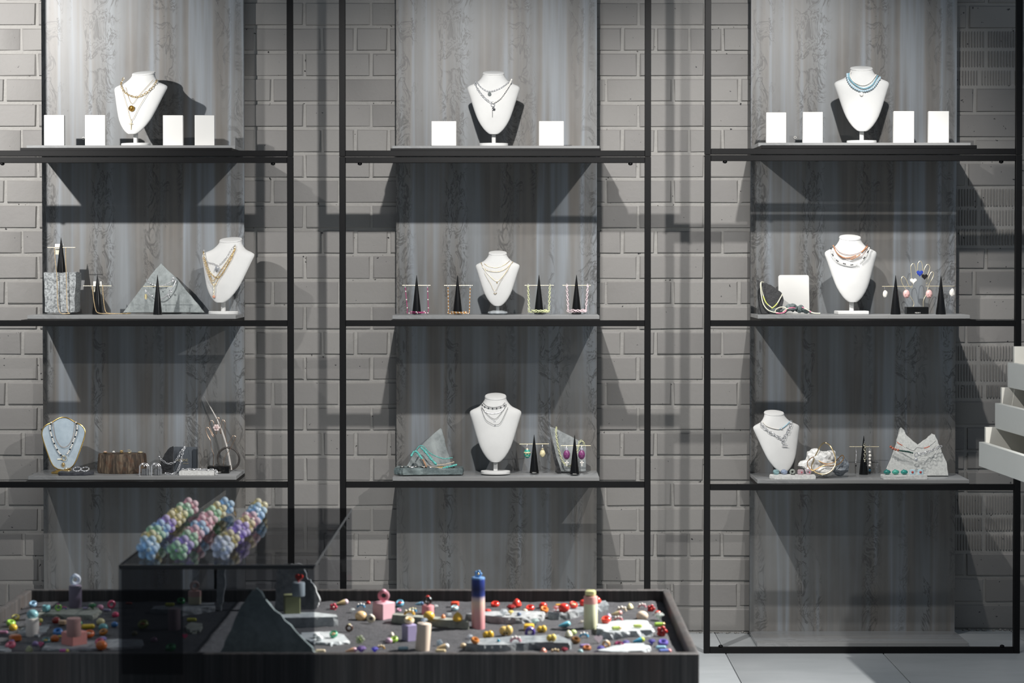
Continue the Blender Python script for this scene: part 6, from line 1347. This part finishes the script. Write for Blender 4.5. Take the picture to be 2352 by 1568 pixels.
 (1438, 1482, 17, 'gem', '~#a8a0e0', 'lilac clear gem ring behind the icy stone'), (1467, 1476, 27, 'horn', '#58b2d2', 'sky blue horn ring with a lime tip', '#c4da4a'), (1497, 1480, 18, 'gem', '~#8c86d0', 'violet clear gem ring beyond the icy stone'), (1523, 1484, 25, 'band', '#6f62b2', 'violet ring by the side rim'), (1518, 1491, 25, 'bar', '#9ac6d8', 'pale blue capsule ring by the side rim'), (1527, 1501, 32, 'bar', '#6f80c0', 'long periwinkle capsule ring in the front lit corner', '#d99a9c'),
]
zmap = {'A': zA, 'B': zB_, 'C': zC, 'E': zE, 'F': zF, 'G': zG, 'H': zH, 'I': zI, 'J': zJ}
for d in RINGS:
    u, v, w_, k, c_, lab = d[:6]; c2_ = d[6] if len(d) > 6 else None; z = zmap[d[7]] if len(d) > 7 else None
    tray_ring(u, v, w_, k, c_, lab, c2_, z)
up = lambda t: Vector(t) + Vector((0, 0, 0.0006))
tray_ring(0, 0, 26, 'stand', '~#e2e8f2', 'large clear ring standing on the mauve candle', '~#e2e8f2', None, up(t1))
tray_ring(0, 0, 27, 'dome', '#7fb0b6', 'teal dome ring on top of the cream white candle', None, None, up(t2))
tray_ring(0, 0, 24, 'stand', '~#d8c4be', 'clear pink ring on the olive candle in the case', None, None, up(t5))
tray_ring(0, 0, 22, 'heart', '#c9382c', 'red heart ring on the short grey column', None, None, up(t6))
tray_ring(0, 0, 19, 'flower', '#6fa0d2', 'blue and gold flower ring on top of the tall candle', 'gold', None, up(t7))
tray_ring(0, 0, 16, 'gem', '~#d8e4ee', 'clear gem ring on the tilted beige candle', None, None, up(t8))
tray_ring(0, 0, 22, 'stand', '#161616', 'black ring with a red stone on the pink low candle', '#c0392f', None, up(t9))
tray_ring(0, 0, 22, 'cubic', '#d6d69a', 'pale lime square ring on top of the pale green candle', None, None, up(t10))
tray_ring(0, 0, 28, 'stand', '~#e8b4c0', 'clear pink ring with a bow on the pink cube', '#e6a9b8', None, up(c2))
tray_ring(0, 0, 24, 'band', '#ead6b4', 'cream and yellow ring on the purple cube', '#e0bd5a', None, up(c3))

# ------------------------------------------------------------ smoked case straddling the tray
YA, YC_ = yf_ - 0.045, yb_ + 0.045
ztop = P(500, 1297, YA).z
xA0, xA1 = P(272, 1297, YA).x, P(722, 1297, YA).x
tint_t, tint_f, tint_s = (0.27, 0.28, 0.30), (0.40, 0.42, 0.45), (0.30, 0.31, 0.33)
m_pt, m_pf, m_ps, m_pb = pane_mat(tint_t, 0.5), pane_mat((0.34, 0.36, 0.39), 0.35), pane_mat((0.30, 0.31, 0.33), 0.2), pane_mat((0.52, 0.53, 0.56), 0.5)
th = 0.006
def sheet(x0, x1, y, z0, z1): 
    return G().add([(x0, y, z0), (x1, y, z0), (x1, y, z1), (x0, y, z1)], [(0, 1, 2, 3)])
zl = P(300, 1549, YA + 0.02).z
edge = G().box(((xA0 + xA1) / 2, YA + 0.003, ztop - 0.0035), (xA1 - xA0, 0.006, 0.007), b=0.0008)
edge2 = G()
for x in (xA0, xA1): edge2.box((x, (YA + YC_) / 2, ztop - 0.002), (0.0025, YC_ - YA - 0.014, 0.003))
top = G().add([(xA0, YA + 0.006, ztop), (xA1, YA + 0.006, ztop), (xA1, YC_, ztop), (xA0, YC_, ztop)], [(0, 1, 2, 3)])
xs1 = P(422, 1400, YA + 0.03).x; xs2 = P(496, 1400, YC_ - 0.01).x
m_smoke = plain('#0a0b0c', 0.15)
thing('smoked_case', 'dark smoked acrylic case straddling the sand table, with flower strands on its top', 'display case', [
    ('top_sheet', top, m_pt), ('front_sheet', sheet(xA0, xA1, YA, 0.0, ztop - 0.007), m_pf), ('inner_sheet', sheet(xA0, xs1, YA + 0.022, zl, ztop - 0.007), m_ps),
    ('back_sheet', sheet(xA0, xA1 + 0.0, YC_, 0.0, ztop), m_pb), ('front_edge', edge, m_smoke), ('side_edge', edge2, plain('#3a3d40', 0.2)),
    ('inner_post', G().box((xs2, YC_ - 0.012, (ztop + 0.0) / 2), (0.0055, 0.006, ztop - 0.004)), m_smoke)])

# three strands of glassy flowers lying on the case
FC = {'b': '#cfe3f3', 'g': '#cfe6d6', 'y': '#ebe6cc', 'p': '#efd9df', 'v': '#d5cbee', 'c': '#e0e6f0'}
def strand(px, cols, label):
    z = ztop + 0.0004; g = {}
    pts = smooth_path([PZ(u, v, z) for u, v in px], len(cols)); parts = []
    for i, (p, c) in enumerate(zip(pts, cols)):
        t = (pts[min(len(pts) - 1, i + 1)] - pts[max(0, i - 1)]).normalized(); s_ = Vector((-t.y, t.x, 0)); r = 0.0100
        f = G(); a0 = rr.uniform(0, 1)
        for j in range(5):
            a = a0 + 2 * PI * j / 5; tilt_ = Vector((0, 0, 1)) * 0.92 + s_ * 0.2
            f.ball(p + s_ * (math.cos(a) * r * 1.0) + tilt_ * (math.sin(a) * r * 1.0 + r * 1.72) + t * rr.uniform(-0.001, 0.001), r * 0.72, (1, 1, 1), 9, 6)
        parts.append(('flower', f, clear(FC[c], 0.30, 0.04), {'sub': [('bead', G().ball(p + Vector((0, -0.002, r * 1.72)), r * 0.42), clear('#f2f2ea', 0.7))]}))
    cord = [p + Vector((0, 0, 0.013)) for p in pts]
    parts.append(('cord', G().tube(smooth_path(cord, 30), 0.0006, 5), m_silver))
    thing('flower_strand', label, 'bracelet', parts, 'glassy flower strands on the smoked case')
strand([(343, 1287), (352, 1262), (366, 1244), (396, 1218), (428, 1192), (441, 1182)], 'bbygbvyygp', 'glassy flower strand on the case running from blue to pink')
strand([(413, 1288), (432, 1268), (455, 1244), (480, 1216), (500, 1195), (523, 1181)], 'gvgpbppgyb', 'middle glassy flower strand on the case, from green to blue')
strand([(514, 1286), (522, 1268), (545, 1252), (566, 1228), (590, 1205), (600, 1184)], 'ccyvvypbby', 'bent glassy flower strand on the case, with lilac flowers at one end')

# ------------------------------------------------------------ white drawer cabinet standing at the end, drawers pulled out
m_lac = plain('#c9cbc7', 0.45, vary=0.02, scale=6); m_lacin = plain('#d2d0c8', 0.6, vary=0.02, scale=6)
Yfar = 6.30; Ynear = 5.20
cabx = 1.78; ZF = lambda v: P(1185, v, Yfar).z
base = Vector((cabx + 0.25, (Yfar + Ynear) / 2, 0))
root = link('drawer_cabinet', None, None, base); root['label'] = 'pale grey lacquered drawer cabinet with three stepped open drawers'; root['category'] = 'cabinet'
link('body', mesh_of(G().box((cabx + 0.28, (Yfar + Ynear) / 2, 0.60), (0.5, Yfar - Ynear + 0.06, 1.20), b=0.002), base, m_lac), root)
yaw = 0.055
for u0, vt, vb, vw, uw in ((2315, 832, 889, 795, 2327), (2286.5, 925, 983, 889, 2299), (2250, 1014, 1070, 980, 2262.5)):
    x0 = P(u0, 700, Yfar).x; z1, z0_ = ZF(vt), ZF(vb); zw = ZF(vw); xw = P(uw, 700, Yfar).x
    piv = Vector((x0, Yfar, 0)); Rm = Matrix.Translation(piv - base) @ Matrix.Rotation(yaw, 4, 'Z') @ Matrix.Translation(-piv)
    L = Yfar - Ynear
    fr = G().box((x0 + 0.009, (Yfar + Ynear) / 2, (z0_ + z1) / 2), (0.018, L, z1 - z0_), b=0.0008).xf(Rm)
    o = link('drawer', mesh_of(fr, Vector(), m_lac), root)
    fs = G().box(((xw + cabx + 0.04) / 2, Yfar - 0.008, (z0_ + 0.006 + zw) / 2), (cabx + 0.04 - xw, 0.014, zw - z0_ - 0.006), b=0.0006).xf(Rm)
    link('drawer_side', mesh_of(fs, Vector(), m_lacin), o)
    ns = G().box(((xw + cabx + 0.04) / 2, Ynear + 0.008, (z0_ + 0.006 + zw) / 2), (cabx + 0.04 - xw, 0.014, zw - z0_ - 0.006), b=0.0006).xf(Rm)
    link('drawer_side', mesh_of(ns, Vector(), m_lacin), o)
    bt = G().box(((x0 + 0.02 + cabx + 0.04) / 2, (Yfar + Ynear) / 2, z0_ + 0.006), (cabx + 0.02 - x0, L - 0.034, 0.008)).xf(Rm)
    link('drawer_bottom', mesh_of(bt, Vector(), m_lacin), o)
